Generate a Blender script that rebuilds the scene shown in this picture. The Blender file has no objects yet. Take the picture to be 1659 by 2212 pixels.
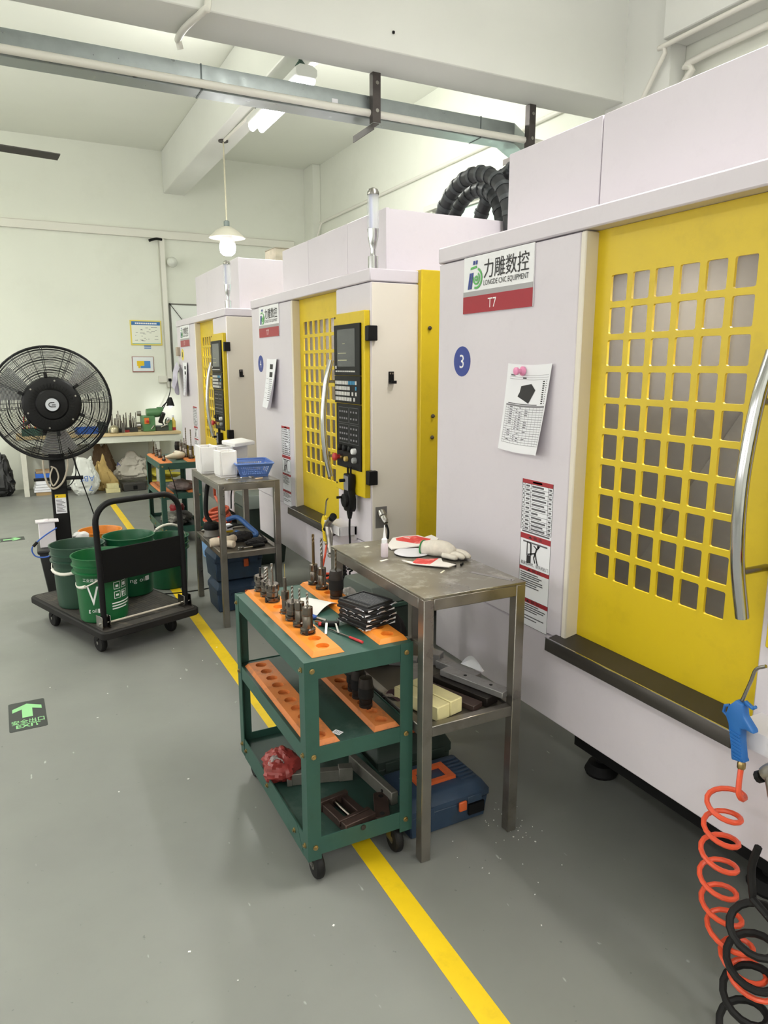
import bpy, bmesh, math, random
from mathutils import Vector, Matrix, Euler
PI = math.pi
C = bpy.context.scene.collection
scene = bpy.context.scene

# ------------------------------------------------------------------ camera
F_PX, PITCH, YAW, HC = 1545.0, 11.4881, 27.0343, 1.58
cam_d = bpy.data.cameras.new('camera')
cam_d.sensor_fit = 'VERTICAL'
cam_d.sensor_height = 36.0
cam_d.lens = F_PX / 2212.0 * 36.0
cam_d.clip_start = 0.05
cam_d.clip_end = 200
cam = bpy.data.objects.new('camera', cam_d)
C.objects.link(cam)
cam.location = (0, 0, HC)
cam.rotation_euler = (math.radians(90 - PITCH), 0, math.radians(-YAW))
scene.camera = cam

# ------------------------------------------------------------------ world, exposure
w = bpy.data.worlds.new('world')
scene.world = w
w.use_nodes = True
bg = w.node_tree.nodes['Background']
bg.inputs[0].default_value = (0.86, 1.0, 0.88, 1)
bg.inputs[1].default_value = 1.6
vs = scene.view_settings
vs.view_transform = 'Standard'
vs.look = 'None'
vs.gamma = 1.0
vs.use_curve_mapping = False
vs.exposure = 0.30
cy = scene.cycles
cy.max_bounces, cy.diffuse_bounces, cy.glossy_bounces, cy.transmission_bounces, cy.transparent_max_bounces = 6, 4, 3, 4, 6
cy.caustics_reflective = cy.caustics_refractive = False

def area_light(name, loc, size, size_y, power, color, rot=(0, 0, 0)):
    d = bpy.data.lights.new(name, 'AREA')
    d.shape = 'RECTANGLE'
    d.size, d.size_y = size, size_y
    d.energy = power
    d.color = color
    o = bpy.data.objects.new(name, d)
    o.location = loc
    o.rotation_euler = rot
    C.objects.link(o)
    return o
# twin-tube lamps under the beams: one in view, the others assumed, unseen beyond the frame
COOL = (1.0, 0.975, 0.99)
GREEN = (0.985, 1.0, 0.92)
LAMPS = [(2.12, 6.02, 3.60, 30, GREEN), (2.12, 1.3, 3.60, 40, COOL), (2.12, -2.4, 3.60, 40, COOL),
         (-1.7, 7.4, 3.60, 34, GREEN), (-1.7, 4.4, 3.60, 60, GREEN), (-1.7, 1.0, 3.60, 8, COOL), (-1.7, -2.4, 3.60, 40, COOL)]
# daylight from a band of windows assumed in the left wall, unseen
for y, p in ((-1.6, 27), (2.4, 34), (6.4, 44)):
    area_light('assumed_window_daylight', (-4.1, y, 1.95), 1.7, 3.2, p, (1.0, 0.955, 0.985), (0, -PI / 2, 0))
for i, (x, y, z, p, c) in enumerate(LAMPS):
    area_light('tube_light', (x, y, z), 0.16, 1.2, p, c)
    if i: area_light('tube_light_upward', (x, y, z + .12), 0.16, 1.2, p * 1.1, c, (PI, 0, 0))
    else:
        for sx in (-1, 1): area_light('tube_light_side', (x + .1 * sx, y, z + .04), 0.06, 1.2, 20, c, (0, -sx * PI / 2, 0))

# ------------------------------------------------------------------ mesh helpers
def lin(c):
    return tuple(((v / 255 / 12.92) if v / 255 <= 0.04045 else ((v / 255 + 0.055) / 1.055) ** 2.4) for v in c)

class MB:
    def __init__(s):
        s.v = []; s.f = []
    def add(s, vs, fs):
        b = len(s.v)
        s.v += [tuple(p) for p in vs]
        s.f += [tuple(i + b for i in f) for f in fs]
        return s
    def box(s, x0, x1, y0, y1, z0, z1):
        return s.add([(x0, y0, z0), (x1, y0, z0), (x1, y1, z0), (x0, y1, z0), (x0, y0, z1), (x1, y0, z1), (x1, y1, z1), (x0, y1, z1)],
                     [(3, 2, 1, 0), (4, 5, 6, 7), (0, 1, 5, 4), (1, 2, 6, 5), (2, 3, 7, 6), (3, 0, 4, 7)])
    def frustum(s, c, b, t, z0, z1):
        (cx, cy) = c
        return s.add([(cx - b[0], cy - b[1], z0), (cx + b[0], cy - b[1], z0), (cx + b[0], cy + b[1], z0), (cx - b[0], cy + b[1], z0),
                      (cx - t[0], cy - t[1], z1), (cx + t[0], cy - t[1], z1), (cx + t[0], cy + t[1], z1), (cx - t[0], cy + t[1], z1)],
                     [(3, 2, 1, 0), (4, 5, 6, 7), (0, 1, 5, 4), (1, 2, 6, 5), (2, 3, 7, 6), (3, 0, 4, 7)])
    def obox(s, c, size, rot=(0, 0, 0)):
        R = Euler(rot).to_matrix(); hx, hy, hz = [q / 2 for q in size]; c = Vector(c)
        m = len(s.v)
        s.box(-hx, hx, -hy, hy, -hz, hz)
        for i in range(m, len(s.v)):
            s.v[i] = tuple(R @ Vector(s.v[i]) + c)
        return s
    def bar(s, p, q, w, h, up=(0, 0, 1)):
        p, q = Vector(p), Vector(q); d = (q - p); L = d.length; d.normalize()
        up = Vector(up); sd = d.cross(up)
        if sd.length < 1e-4: sd = d.cross(Vector((1, 0, 0)))
        sd.normalize(); up = sd.cross(d)
        vs = []
        for e in (p, q):
            for a, b in ((-1, -1), (1, -1), (1, 1), (-1, 1)):
                vs.append(e + sd * a * w / 2 + up * b * h / 2)
        return s.add(vs, [(0, 1, 2, 3), (7, 6, 5, 4), (4, 5, 1, 0), (5, 6, 2, 1), (6, 7, 3, 2), (7, 4, 0, 3)])
    def tube(s, pts, r, n=8, closed=False, cap=True):
        pts = [Vector(p) for p in pts]; N = len(pts)
        rs = r if isinstance(r, (list, tuple)) else [r] * N
        b = len(s.v); ref = None
        for i in range(N):
            if closed: t = pts[(i + 1) % N] - pts[i - 1]
            else: t = pts[min(i + 1, N - 1)] - pts[max(i - 1, 0)]
            if t.length < 1e-9: t = Vector((0, 0, 1))
            t.normalize()
            if ref is None:
                ref = t.cross(Vector((0, 0, 1)))
                if ref.length < 1e-3: ref = t.cross(Vector((1, 0, 0)))
            ref = ref - t * ref.dot(t)
            if ref.length < 1e-6: ref = t.cross(Vector((0, 1, 0.3)))
            ref.normalize(); bn = t.cross(ref)
            for k in range(n):
                a = 2 * PI * k / n
                s.v.append(tuple(pts[i] + (ref * math.cos(a) + bn * math.sin(a)) * rs[i]))
        for i in range(N if closed else N - 1):
            j = (i + 1) % N
            for k in range(n):
                l = (k + 1) % n
                s.f.append((b + i * n + k, b + i * n + l, b + j * n + l, b + j * n + k))
        if cap and not closed:
            s.f.append(tuple(b + k for k in reversed(range(n))))
            s.f.append(tuple(b + (N - 1) * n + k for k in range(n)))
        return s
    def lathe(s, prof, n=20, c=(0, 0, 0), rot=None, cap=True):
        b = len(s.v); c = Vector(c)
        R = Euler(rot).to_matrix() if rot else None
        for (r, z) in prof:
            for k in range(n):
                a = 2 * PI * k / n
                p = Vector((r * math.cos(a), r * math.sin(a), z))
                if R: p = R @ p
                s.v.append(tuple(p + c))
        for i in range(len(prof) - 1):
            for k in range(n):
                l = (k + 1) % n
                s.f.append((b + i * n + k, b + i * n + l, b + (i + 1) * n + l, b + (i + 1) * n + k))
        if cap:
            s.f.append(tuple(b + k for k in reversed(range(n))))
            s.f.append(tuple(b + (len(prof) - 1) * n + k for k in range(n)))
        return s
    def sphere(s, c, r, nu=14, nv=9):
        rx, ry, rz = r if isinstance(r, (list, tuple)) else (r, r, r)
        b = len(s.v)
        for i in range(nv + 1):
            th = PI * (0.002 + 0.996 * i / nv)
            for k in range(nu):
                a = 2 * PI * k / nu
                s.v.append((c[0] + rx * math.sin(th) * math.cos(a), c[1] + ry * math.sin(th) * math.sin(a), c[2] - rz * math.cos(th)))
        for i in range(nv):
            for k in range(nu):
                l = (k + 1) % nu
                s.f.append((b + i * nu + k, b + i * nu + l, b + (i + 1) * nu + l, b + (i + 1) * nu + k))
        s.f.append(tuple(b + k for k in reversed(range(nu))))
        s.f.append(tuple(b + nv * nu + k for k in range(nu)))
        return s
    def prism(s, poly, h, M=None, h0=0.0):
        """2-D outline extruded from h0 to h along local z, placed by matrix M"""
        n = len(poly); b = len(s.v)
        for z in (h0, h):
            for (x, y) in poly:
                p = Vector((x, y, z))
                s.v.append(tuple(M @ p) if M else tuple(p))
        s.f.append(tuple(b + k for k in reversed(range(n))))
        s.f.append(tuple(b + n + k for k in range(n)))
        for k in range(n):
            l = (k + 1) % n
            s.f.append((b + k, b + l, b + n + l, b + n + k))
        return s
    def sheet(s, fn, nu, nv, th=0.0):
        """surface fn(u,v) over 0..1; th > 0 gives it thickness along z"""
        b = len(s.v)
        for j in range(nv + 1):
            for i in range(nu + 1):
                s.v.append(tuple(fn(i / nu, j / nv)))
        W = nu + 1
        for j in range(nv):
            for i in range(nu):
                s.f.append((b + j * W + i, b + j * W + i + 1, b + (j + 1) * W + i + 1, b + (j + 1) * W + i))
        if th:
            m = len(s.v)
            for k in range(b, m):
                x, y, z = s.v[k]; s.v.append((x, y, z - th))
            d = m - b
            for j in range(nv):
                for i in range(nu):
                    a = b + d + j * W + i
                    s.f.append((a + W, a + W + 1, a + 1, a))
            ring = [b + i for i in range(nu + 1)] + [b + j * W + nu for j in range(1, nv + 1)] + [b + nv * W + i for i in range(nu - 1, -1, -1)] + [b + j * W for j in range(nv - 1, 0, -1)]
            for k in range(len(ring)):
                p, q = ring[k], ring[(k + 1) % len(ring)]
                s.f.append((q, p, p + d, q + d))
        return s
    def move(s, M, start=0):
        for i in range(start, len(s.v)):
            s.v[i] = tuple(M @ Vector(s.v[i]))
        return s
    def mesh(s, name, bevel=0.0, seg=1, smooth=True, angle=38):
        me = bpy.data.meshes.new(name)
        me.from_pydata(s.v, [], s.f)
        if bevel:
            bm = bmesh.new(); bm.from_mesh(me)
            bmesh.ops.remove_doubles(bm, verts=bm.verts, dist=1e-6)
            es = [e for e in bm.edges if len(e.link_faces) == 2 and e.calc_face_angle(0) > 0.5]
            bmesh.ops.bevel(bm, geom=es, offset=bevel, segments=seg, profile=0.5, affect='EDGES', clamp_overlap=True)
            bm.to_mesh(me); bm.free()
        me.update()
        if smooth:
            me.shade_smooth()
            me.set_sharp_from_angle(angle=math.radians(angle))
        return me
    def build(s, name, mat, parent=None, bevel=0.0, seg=1, loc=None, rz=0.0, smooth=True, angle=38):
        return link(name, s.mesh(name, bevel, seg, smooth, angle), mat, parent, loc, rz)

def link(name, me, mat=None, parent=None, loc=None, rz=0.0):
    o = bpy.data.objects.new(name, me)
    C.objects.link(o)
    if mat is not None and not me.materials: me.materials.append(mat)
    if parent is not None: o.parent = parent
    if loc is not None: o.location = loc
    if rz: o.rotation_euler = (0, 0, rz)
    return o
def tag(o, label, cat, group=None):
    o['label'] = label; o['category'] = cat
    if group: o['group'] = group
    return o
def stuff(o):
    o['kind'] = 'stuff'
    return o
def struct(o, label=None):
    o['kind'] = 'structure'
    if label: o['label'] = label
    return o
def thing(name, label, cat, loc=(0, 0, 0), rz=0.0, group=None):
    o = bpy.data.objects.new(name, None)
    o.empty_display_size = 0.1
    C.objects.link(o)
    o.location = loc; o.rotation_euler = (0, 0, rz)
    return tag(o, label, cat, group)
def plabel(o, label):
    o['label'] = label
    return o
def copy_tree(o, parent=None):
    c = o.copy(); C.objects.link(c); c.parent = parent
    for ch in list(o.children): copy_tree(ch, c)
    return c
def dup(o, label, loc, rz=0.0):
    c = copy_tree(o); c['label'] = label; c.location = loc; c.rotation_euler = (0, 0, rz)
    return c
def rrect(w, h, r, n=4, c=(0, 0)):
    out = []
    for (sx, sy, a0) in ((1, 1, 0), (-1, 1, 90), (-1, -1, 180), (1, -1, 270)):
        for k in range(n + 1):
            a = math.radians(a0 + 90 * k / n)
            out.append((c[0] + sx * (w / 2 - r) + r * math.cos(a), c[1] + sy * (h / 2 - r) + r * math.sin(a)))
    return out
def smooth_path(pts, k=6):
    """Catmull-Rom through the points"""
    P = [Vector(p) for p in pts]; P = [2 * P[0] - P[1]] + P + [2 * P[-1] - P[-2]]
    out = []
    for i in range(1, len(P) - 2):
        for j in range(k):
            t = j / k; a, b, c, d = P[i - 1], P[i], P[i + 1], P[i + 2]
            out.append(0.5 * ((2 * b) + (c - a) * t + (2 * a - 5 * b + 4 * c - d) * t * t + (3 * b - a - 3 * c + d) * t ** 3))
    out.append(P[-2])
    return out
def helix(c0, c1, r, turns, n=14, ph=0.0):
    """coil from c0 to c1"""
    c0, c1 = Vector(c0), Vector(c1); ax = (c1 - c0).normalized()
    a = ax.cross(Vector((0.3, 1, 0.1))).normalized(); b = ax.cross(a)
    N = int(turns * n)
    return [c0.lerp(c1, i / N) + (a * math.cos(ph + 2 * PI * i / n) + b * math.sin(ph + 2 * PI * i / n)) * r for i in range(N + 1)]
def coil(cs, rs, turns, ph, tilt=0.0, n=16):
    """loose coil whose centre follows cs; angle 0 points to -y"""
    N = int(turns * n); out = []
    K = len(cs) - 1
    for i in range(N + 1):
        f = i / N * K; k = min(int(f), K - 1); u = f - k
        c = Vector(cs[k]).lerp(Vector(cs[k + 1]), u); r = rs[k] + (rs[k + 1] - rs[k]) * u
        a = ph + 2 * PI * i / n
        out.append((c.x + r * .8 * math.sin(a), c.y - r * math.cos(a), c.z + r * tilt * math.sin(a)))
    return out
# frames for flat print: columns = right, up, outward
def frame(o, right, up):
    r, u = Vector(right).normalized(), Vector(up).normalized(); n = r.cross(u)
    return Matrix(((r.x, u.x, n.x, o[0]), (r.y, u.y, n.y, o[1]), (r.z, u.z, n.z, o[2]), (0, 0, 0, 1)))
def text(body, w, h, mat, M, parent, name='lettering', center=True, bold=0.0):
    """lettering scaled into a w x h box centred on the frame's origin"""
    cu = bpy.data.curves.new('txt', 'FONT'); cu.body = body; cu.resolution_u = 2
    if bold: cu.offset = bold
    o = bpy.data.objects.new('txt', cu); C.objects.link(o)
    dg = bpy.context.evaluated_depsgraph_get()
    me = bpy.data.meshes.new_from_object(o.evaluated_get(dg))
    bpy.data.objects.remove(o); bpy.data.curves.remove(cu)
    if not me.vertices: return None
    xs = [v.co.x for v in me.vertices]; ys = [v.co.y for v in me.vertices]
    x0, x1, y0, y1 = min(xs), max(xs), min(ys), max(ys)
    for v in me.vertices:
        p = Vector(((v.co.x - (x0 + x1) / 2) / (x1 - x0) * w, (v.co.y - (y0 + y1) / 2) / max(1e-6, y1 - y0) * h, 0))
        v.co = M @ p
    me.materials.clear(); me.name = name
    return link(name, me, mat, parent)

# ------------------------------------------------------------------ materials
MATS = {}
def mat(name, rgb, rough=0.5, metal=0.0, noise=0.0, nscale=8.0, bump=0.0, spec=0.5, dirt=None, dscale=3.0, damt=0.5, alpha=1.0, emit=None, estr=0.0, trans=0.0, coat=0.0, stretch=None, rvar=0.0):
    if name in MATS: return MATS[name]
    m = bpy.data.materials.new(name); m.use_nodes = True
    nt = m.node_tree; N = nt.nodes; L = nt.links
    b = N['Principled BSDF']
    col = (*lin(rgb), 1)
    b.inputs['Base Color'].default_value = col
    b.inputs['Roughness'].default_value = rough
    b.inputs['Metallic'].default_value = metal
    b.inputs['Specular IOR Level'].default_value = spec
    if coat: b.inputs['Coat Weight'].default_value = coat
    if trans: b.inputs['Transmission Weight'].default_value = trans
    if alpha < 1: b.inputs['Alpha'].default_value = alpha
    if emit:
        b.inputs['Emission Color'].default_value = (*lin(emit), 1); b.inputs['Emission Strength'].default_value = estr
    if noise or bump or dirt or rvar:
        tc = N.new('ShaderNodeTexCoord'); mp = N.new('ShaderNodeMapping'); L.new(tc.outputs['Object'], mp.inputs[0])
        if stretch: mp.inputs['Scale'].default_value = stretch
        nz = N.new('ShaderNodeTexNoise'); nz.inputs['Scale'].default_value = nscale; nz.inputs['Detail'].default_value = 6
        L.new(mp.outputs[0], nz.inputs['Vector'])
        src = None
        if noise:
            mx = N.new('ShaderNodeMix'); mx.data_type = 'RGBA'; mx.blend_type = 'MULTIPLY'
            mx.inputs[0].default_value = 1.0; mx.inputs[6].default_value = col
            rp = N.new('ShaderNodeMapRange'); rp.inputs[1].default_value = 0.3; rp.inputs[2].default_value = 0.7
            rp.inputs[3].default_value = 1 - noise; rp.inputs[4].default_value = 1 + noise * 0.4
            L.new(nz.outputs[0], rp.inputs[0]); L.new(rp.outputs[0], mx.inputs[7]); src = mx.outputs[2]
        if dirt:
            n2 = N.new('ShaderNodeTexNoise'); n2.inputs['Scale'].default_value = dscale; n2.inputs['Detail'].default_value = 8; n2.inputs['Roughness'].default_value = 0.7
            L.new(mp.outputs[0], n2.inputs['Vector'])
            r2 = N.new('ShaderNodeMapRange'); r2.inputs[1].default_value = 0.52; r2.inputs[2].default_value = 0.72; r2.inputs[3].default_value = 0; r2.inputs[4].default_value = damt
            L.new(n2.outputs[0], r2.inputs[0])
            m2 = N.new('ShaderNodeMix'); m2.data_type = 'RGBA'
            L.new(r2.outputs[0], m2.inputs[0])
            if src: L.new(src, m2.inputs[6])
            else: m2.inputs[6].default_value = col
            m2.inputs[7].default_value = (*lin(dirt), 1); src = m2.outputs[2]
        if src: L.new(src, b.inputs['Base Color'])
        if rvar:
            r3 = N.new('ShaderNodeMapRange'); r3.inputs[1].default_value = 0.3; r3.inputs[2].default_value = 0.7
            r3.inputs[3].default_value = max(0.02, rough - rvar); r3.inputs[4].default_value = min(1, rough + rvar)
            L.new(nz.outputs[0], r3.inputs[0]); L.new(r3.outputs[0], b.inputs['Roughness'])
        if bump:
            bp = N.new('ShaderNodeBump'); bp.inputs['Strength'].default_value = bump; bp.inputs['Distance'].default_value = 0.004
            L.new(nz.outputs[0], bp.inputs['Height']); L.new(bp.outputs[0], b.inputs['Normal'])
    MATS[name] = m
    return m
def floor_material():
    m = bpy.data.materials.new('epoxy_floor'); m.use_nodes = True
    nt = m.node_tree; N = nt.nodes; L = nt.links; b = N['Principled BSDF']
    tc = N.new('ShaderNodeTexCoord')
    def noise(scale, det=6, rough=0.6, st=None):
        n = N.new('ShaderNodeTexNoise'); n.inputs['Scale'].default_value = scale; n.inputs['Detail'].default_value = det; n.inputs['Roughness'].default_value = rough
        if st:
            mp = N.new('ShaderNodeMapping'); mp.inputs['Scale'].default_value = st; L.new(tc.outputs['Object'], mp.inputs[0]); L.new(mp.outputs[0], n.inputs['Vector'])
        else: L.new(tc.outputs['Object'], n.inputs['Vector'])
        return n
    def ramp(src, a, c, lo, hi):
        r = N.new('ShaderNodeMapRange'); r.inputs[1].default_value = a; r.inputs[2].default_value = c; r.inputs[3].default_value = lo; r.inputs[4].default_value = hi
        L.new(src, r.inputs[0]); return r.outputs[0]
    def mix(fac, a, c):
        x = N.new('ShaderNodeMix'); x.data_type = 'RGBA'; L.new(fac, x.inputs[0])
        if isinstance(a, tuple): x.inputs[6].default_value = (*lin(a), 1)
        else: L.new(a, x.inputs[6])
        x.inputs[7].default_value = (*lin(c), 1); return x.outputs[2]
    c = mix(ramp(noise(0.9, 4).outputs[0], 0.35, 0.65, 0, 1), (124, 125, 121), (132, 134, 128))
    c = mix(ramp(noise(5.0, 8, 0.75).outputs[0], 0.5, 0.75, 0, 0.16), c, (116, 115, 112))
    c = mix(ramp(noise(46, 3, 0.5).outputs[0], 0.71, 0.76, 0, 0.6), c, (86, 88, 88))
    c = mix(ramp(noise(30, 2, 0.5, (1, 0.35, 1)).outputs[0], 0.735, 0.77, 0, 0.55), c, (202, 204, 200))
    L.new(c, b.inputs['Base Color'])
    L.new(ramp(noise(2.2, 6).outputs[0], 0.3, 0.7, 0.36, 0.5), b.inputs['Roughness'])
    bp = N.new('ShaderNodeBump'); bp.inputs['Strength'].default_value = 0.05; bp.inputs['Distance'].default_value = 0.01
    L.new(noise(7, 3).outputs[0], bp.inputs['Height']); L.new(bp.outputs[0], b.inputs['Normal'])
    return m

# ------------------------------------------------------------------ palette
WALL = mat('wall_paint', (236, 238, 227), 0.75, noise=0.03, nscale=0.8, dirt=(206, 207, 192), dscale=2.2, damt=0.14, bump=0.03)
CEIL = mat('ceiling_paint', (237, 239, 229), 0.8, noise=0.03, nscale=1.0)
BEAM = mat('beam_paint', (233, 234, 228), 0.8, noise=0.03, nscale=1.5)
FLOOR = floor_material()
WHITE = mat('machine_white', (219, 212, 219), 0.42, noise=0.03, nscale=2, dirt=(150, 144, 148), dscale=16, damt=0.06)
WHITE_WARMLIT = mat('machine_white_warmlit', (230, 222, 208), 0.42, noise=0.03, nscale=2)  # same white paint, with the warmer light on near-facing faces put into its colour
YEL = mat('machine_yellow', (216, 187, 26), 0.4, noise=0.04, nscale=3, dirt=(120, 98, 24), dscale=7, damt=0.16)
GAP = mat('seam_shadow', (60, 58, 60), 0.8)
STEEL = mat('worn_steel', (150, 145, 138), 0.36, 0.85, noise=0.18, nscale=9, dirt=(96, 88, 76), dscale=5, damt=0.5, rvar=0.12)
STEELTOP = mat('scratched_steel_top', (146, 141, 128), 0.38, 0.75, noise=0.22, nscale=5, dirt=(214, 213, 208), dscale=11, damt=0.75, rvar=0.14)
DARKSTEEL = mat('dark_tray_steel', (74, 70, 66), 0.38, 0.6, noise=0.15, nscale=8)
CHROME = mat('chrome', (205, 205, 208), 0.14, 1.0)
SATIN = mat('satin_steel', (160, 157, 152), 0.26, 1.0, noise=0.1, nscale=20)
TOOLST = mat('tool_steel', (128, 120, 112), 0.24, 1.0, noise=0.2, nscale=40, dirt=(70, 60, 52), dscale=30, damt=0.4)
TOOLDK = mat('black_tool_steel', (46, 41, 38), 0.45, 0.5, noise=0.2, nscale=30)
BRASS = mat('brass_bolt', (176, 152, 104), 0.32, 1.0)
BLACK = mat('black_plastic', (20, 20, 21), 0.5, spec=0.22)
BLACKM = mat('black_matte', (24, 24, 24), 0.7, spec=0.25, noise=0.2, nscale=12)
RUBBER = mat('rubber', (22, 21, 21), 0.6, spec=0.3, noise=0.2, nscale=30)
GREENC = mat('cart_green', (46, 84, 73), 0.5, noise=0.1, nscale=6, dirt=(34, 62, 54), dscale=9, damt=0.5)
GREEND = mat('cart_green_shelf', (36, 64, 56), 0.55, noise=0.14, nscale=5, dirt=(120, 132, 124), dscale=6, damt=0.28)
ORANGE = mat('orange_rack', (236, 142, 46), 0.5, noise=0.08, nscale=8, dirt=(168, 104, 56), dscale=14, damt=0.35)
ORANGED = mat('orange_rack_grimy', (206, 122, 62), 0.6, noise=0.12, nscale=8, dirt=(104, 82, 66), dscale=11, damt=0.8)
PAPER = mat('white_paper', (240, 240, 244), 0.7)
PRINTK = mat('black_print', (38, 36, 38), 0.6)
PRINTG = mat('grey_print', (128, 126, 130), 0.6)
PRINTR = mat('red_print', (168, 44, 52), 0.5)
PRINTW = mat('white_print', (242, 240, 240), 0.5)
PRINTB = mat('blue_print', (44, 62, 142), 0.5)
PRINTLG = mat('logo_green', (92, 176, 92), 0.5)
SIGNW = mat('sign_white', (238, 238, 240), 0.35)
SIGNR = mat('sign_red', (160, 42, 54), 0.35, spec=.3)
SIGNG = mat('sign_grey', (164, 162, 164), 0.35)
LAMPW = mat('lamp_glow', (255, 255, 255), 0.4, emit=(255, 255, 255), estr=9.0)
TAPEY = mat('floor_tape_yellow', (236, 200, 26), 0.45, noise=0.05, nscale=12, dirt=(150, 126, 40), dscale=9, damt=0.25)
GALV = mat('galvanised_sheet', (160, 168, 168), 0.36, 0.7, noise=0.12, nscale=14, rvar=0.1)
PVC = mat('white_conduit', (234, 232, 222), 0.4)
DUST = mat('dark_angle_iron', (88, 82, 80), 0.5, 0.6, noise=0.2, nscale=14)
BLUEBOX = mat('navy_toolbox', (48, 68, 92), 0.55, noise=0.2, nscale=8, dirt=(52, 52, 46), dscale=6, damt=0.6)
GRNDARK = mat('dark_green_plastic', (52, 66, 58), 0.55, noise=0.15, nscale=10, dirt=(44, 42, 38), dscale=7, damt=0.5)
ORHAND = mat('orange_latch', (214, 98, 48), 0.5, noise=0.1, nscale=14, dirt=(90, 56, 40), dscale=14, damt=0.5)

# ------------------------------------------------------------------ the room
XR, YB, ZC = 4.12, 10.4, 4.36
XL, YF = -4.2, -4.2
struct(MB().box(XL - .2, XR + .2, YF - .2, YB + .2, -0.1, 0).build('floor', FLOOR))
struct(MB().box(XL - .2, XR + .2, YF - .2, YB + .2, ZC, ZC + 0.15).build('ceiling', CEIL))
struct(MB().box(XL - .2, XR + .2, YB, YB + 0.2, 0, ZC).build('wall_back', WALL))
struct(MB().box(XL - .2, XL, YF - .2, YB, 0, ZC).build('wall_left', WALL))
struct(MB().box(XL, XR + .2, YF - .2, YF, 0, ZC).build('wall_front', WALL))
WY0, WY1, WZ0, WZ1 = 4.62, 6.95, 1.6, 3.2
rw = MB()
rw.box(XR, XR + .2, YF, WY0, 0, ZC); rw.box(XR, XR + .2, WY1, YB, 0, ZC)
rw.box(XR, XR + .2, WY0, WY1, 0, WZ0); rw.box(XR, XR + .2, WY0, WY1, WZ1, ZC)
struct(rw.build('wall_right', WALL))
# window in the right wall
win = bpy.data.objects.new('window_1', None); C.objects.link(win); struct(win)
win.location = (XR + .1, 0, 0)
FRAMEM = mat('window_frame_white', (226, 228, 216), 0.5)
GLASS = mat('window_glass', (235, 245, 238), 0.05, trans=1.0, spec=0.3)
wf = MB()
wf.box(-.03, .03, WY0, WY1, WZ1 - .05, WZ1); wf.box(-.03, .03, WY0, WY1, WZ0, WZ0 + .05)
wf.box(-.03, .03, WY0, WY0 + .05, WZ0, WZ1); wf.box(-.03, .03, WY1 - .05, WY1, WZ0, WZ1)
for yy in (5.4, 6.17): wf.box(-.025, .025, yy - .02, yy + .02, WZ0, WZ1)
wf.build('window_frame', FRAMEM, win, bevel=.003)
for a, b_ in ((WY0 + .05, 5.38), (5.42, 6.15), (6.19, WY1 - .05)):
    MB().box(-.003, .003, a, b_, WZ0 + .05, WZ1 - .05).build('pane', GLASS, win)
MB().box(-.14, -.06, WY0 - .12, WY1 + .12, WZ1 - .005, WZ1 + .05).build('window_lintel', FRAMEM, win, bevel=.004)
# assumed windows in the left wall, unseen, added to go with the daylight
for n_, y in enumerate((-1.6, 2.4, 6.4)):
    wl = bpy.data.objects.new('window_%d' % (n_ + 2), None); C.objects.link(wl); struct(wl); wl.location = (XL, y, 1.95)
    fr = MB()
    for (a, b_, c_, d_) in ((-1.66, 1.66, .86, .92), (-1.66, 1.66, -.92, -.86), (-1.66, -1.6, -.86, .86), (1.6, 1.66, -.86, .86)): fr.box(0.002, .12, a, b_, c_, d_)
    fr.build('window_frame', FRAMEM, wl)
    MB().box(0.002, .01, -1.6, 1.6, -.86, .86).build('pane', mat('frosted_pane', (232, 236, 232), .3), wl)
# beams and column
struct(MB().box(XL, XR, 4.12, 4.47, 3.39, ZC).build('trim_1', BEAM, bevel=.006), 'deep white painted concrete beam crossing the room')
struct(MB().box(2.01, 2.29, 4.47, YB, 3.84, ZC).build('trim_2', BEAM, bevel=.006), 'white painted concrete beam running to the back wall')
struct(MB().box(3.98, XR, 3.72, 4.3, 0, ZC).build('trim_3', BEAM, bevel=.006), 'white painted column against the right wall')
struct(MB().box(3.9, XR, YF, 3.72, 3.63, ZC).build('trim_4', BEAM, bevel=.006), 'white painted edge beam over the right wall')
struct(MB().box(4.0, XR, 10.05, YB, 0, ZC).build('trim_5', WALL, bevel=.006), 'white painted column in the back corner')
struct(MB().box(XL, 2.01, -0.6, -0.25, 3.39, ZC).build('trim_6', BEAM, bevel=.006), 'white painted concrete beam behind the camera')
# cable trunking on the back wall
t = thing('cable_trunking', 'long white cable trunking strip along the top of the back wall', 'trunking', (0, YB, 3.26))
MB().box(XL + .03, XR - .3, -.047, -.002, 0, .1).build('channel', PVC, t, bevel=.004)
MB().box(XL + .03, XR - .3, -.05, -.003, .1, .106).build('lid', PVC, t)
t = thing('vertical_conduit', 'white vertical conduit dropping down the back wall behind the posters', 'conduit', (1.942, YB, 1.3))
MB().box(-.035, .035, -.05, 0, 0, 1.96).build('channel', PVC, t, bevel=.004)
MB().box(-.04, -.03, -.052, 0, 0, 1.96).build('shade_strip', mat('shadow_grey', (200, 198, 186), .7), t)  # grey strip paints the shade along the conduit's left edge
tag(MB().tube(smooth_path([(0, 0, 0), (-.07, -.03, 0), (-.14, -.05, -.02), (-.175, -.05, -.035)]), .017, 8).build('hose_stub', BLACK, loc=(1.94, YB - .055, 3.245)), 'short black hose stub poking out beside the vertical conduit', 'hose')
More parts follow.
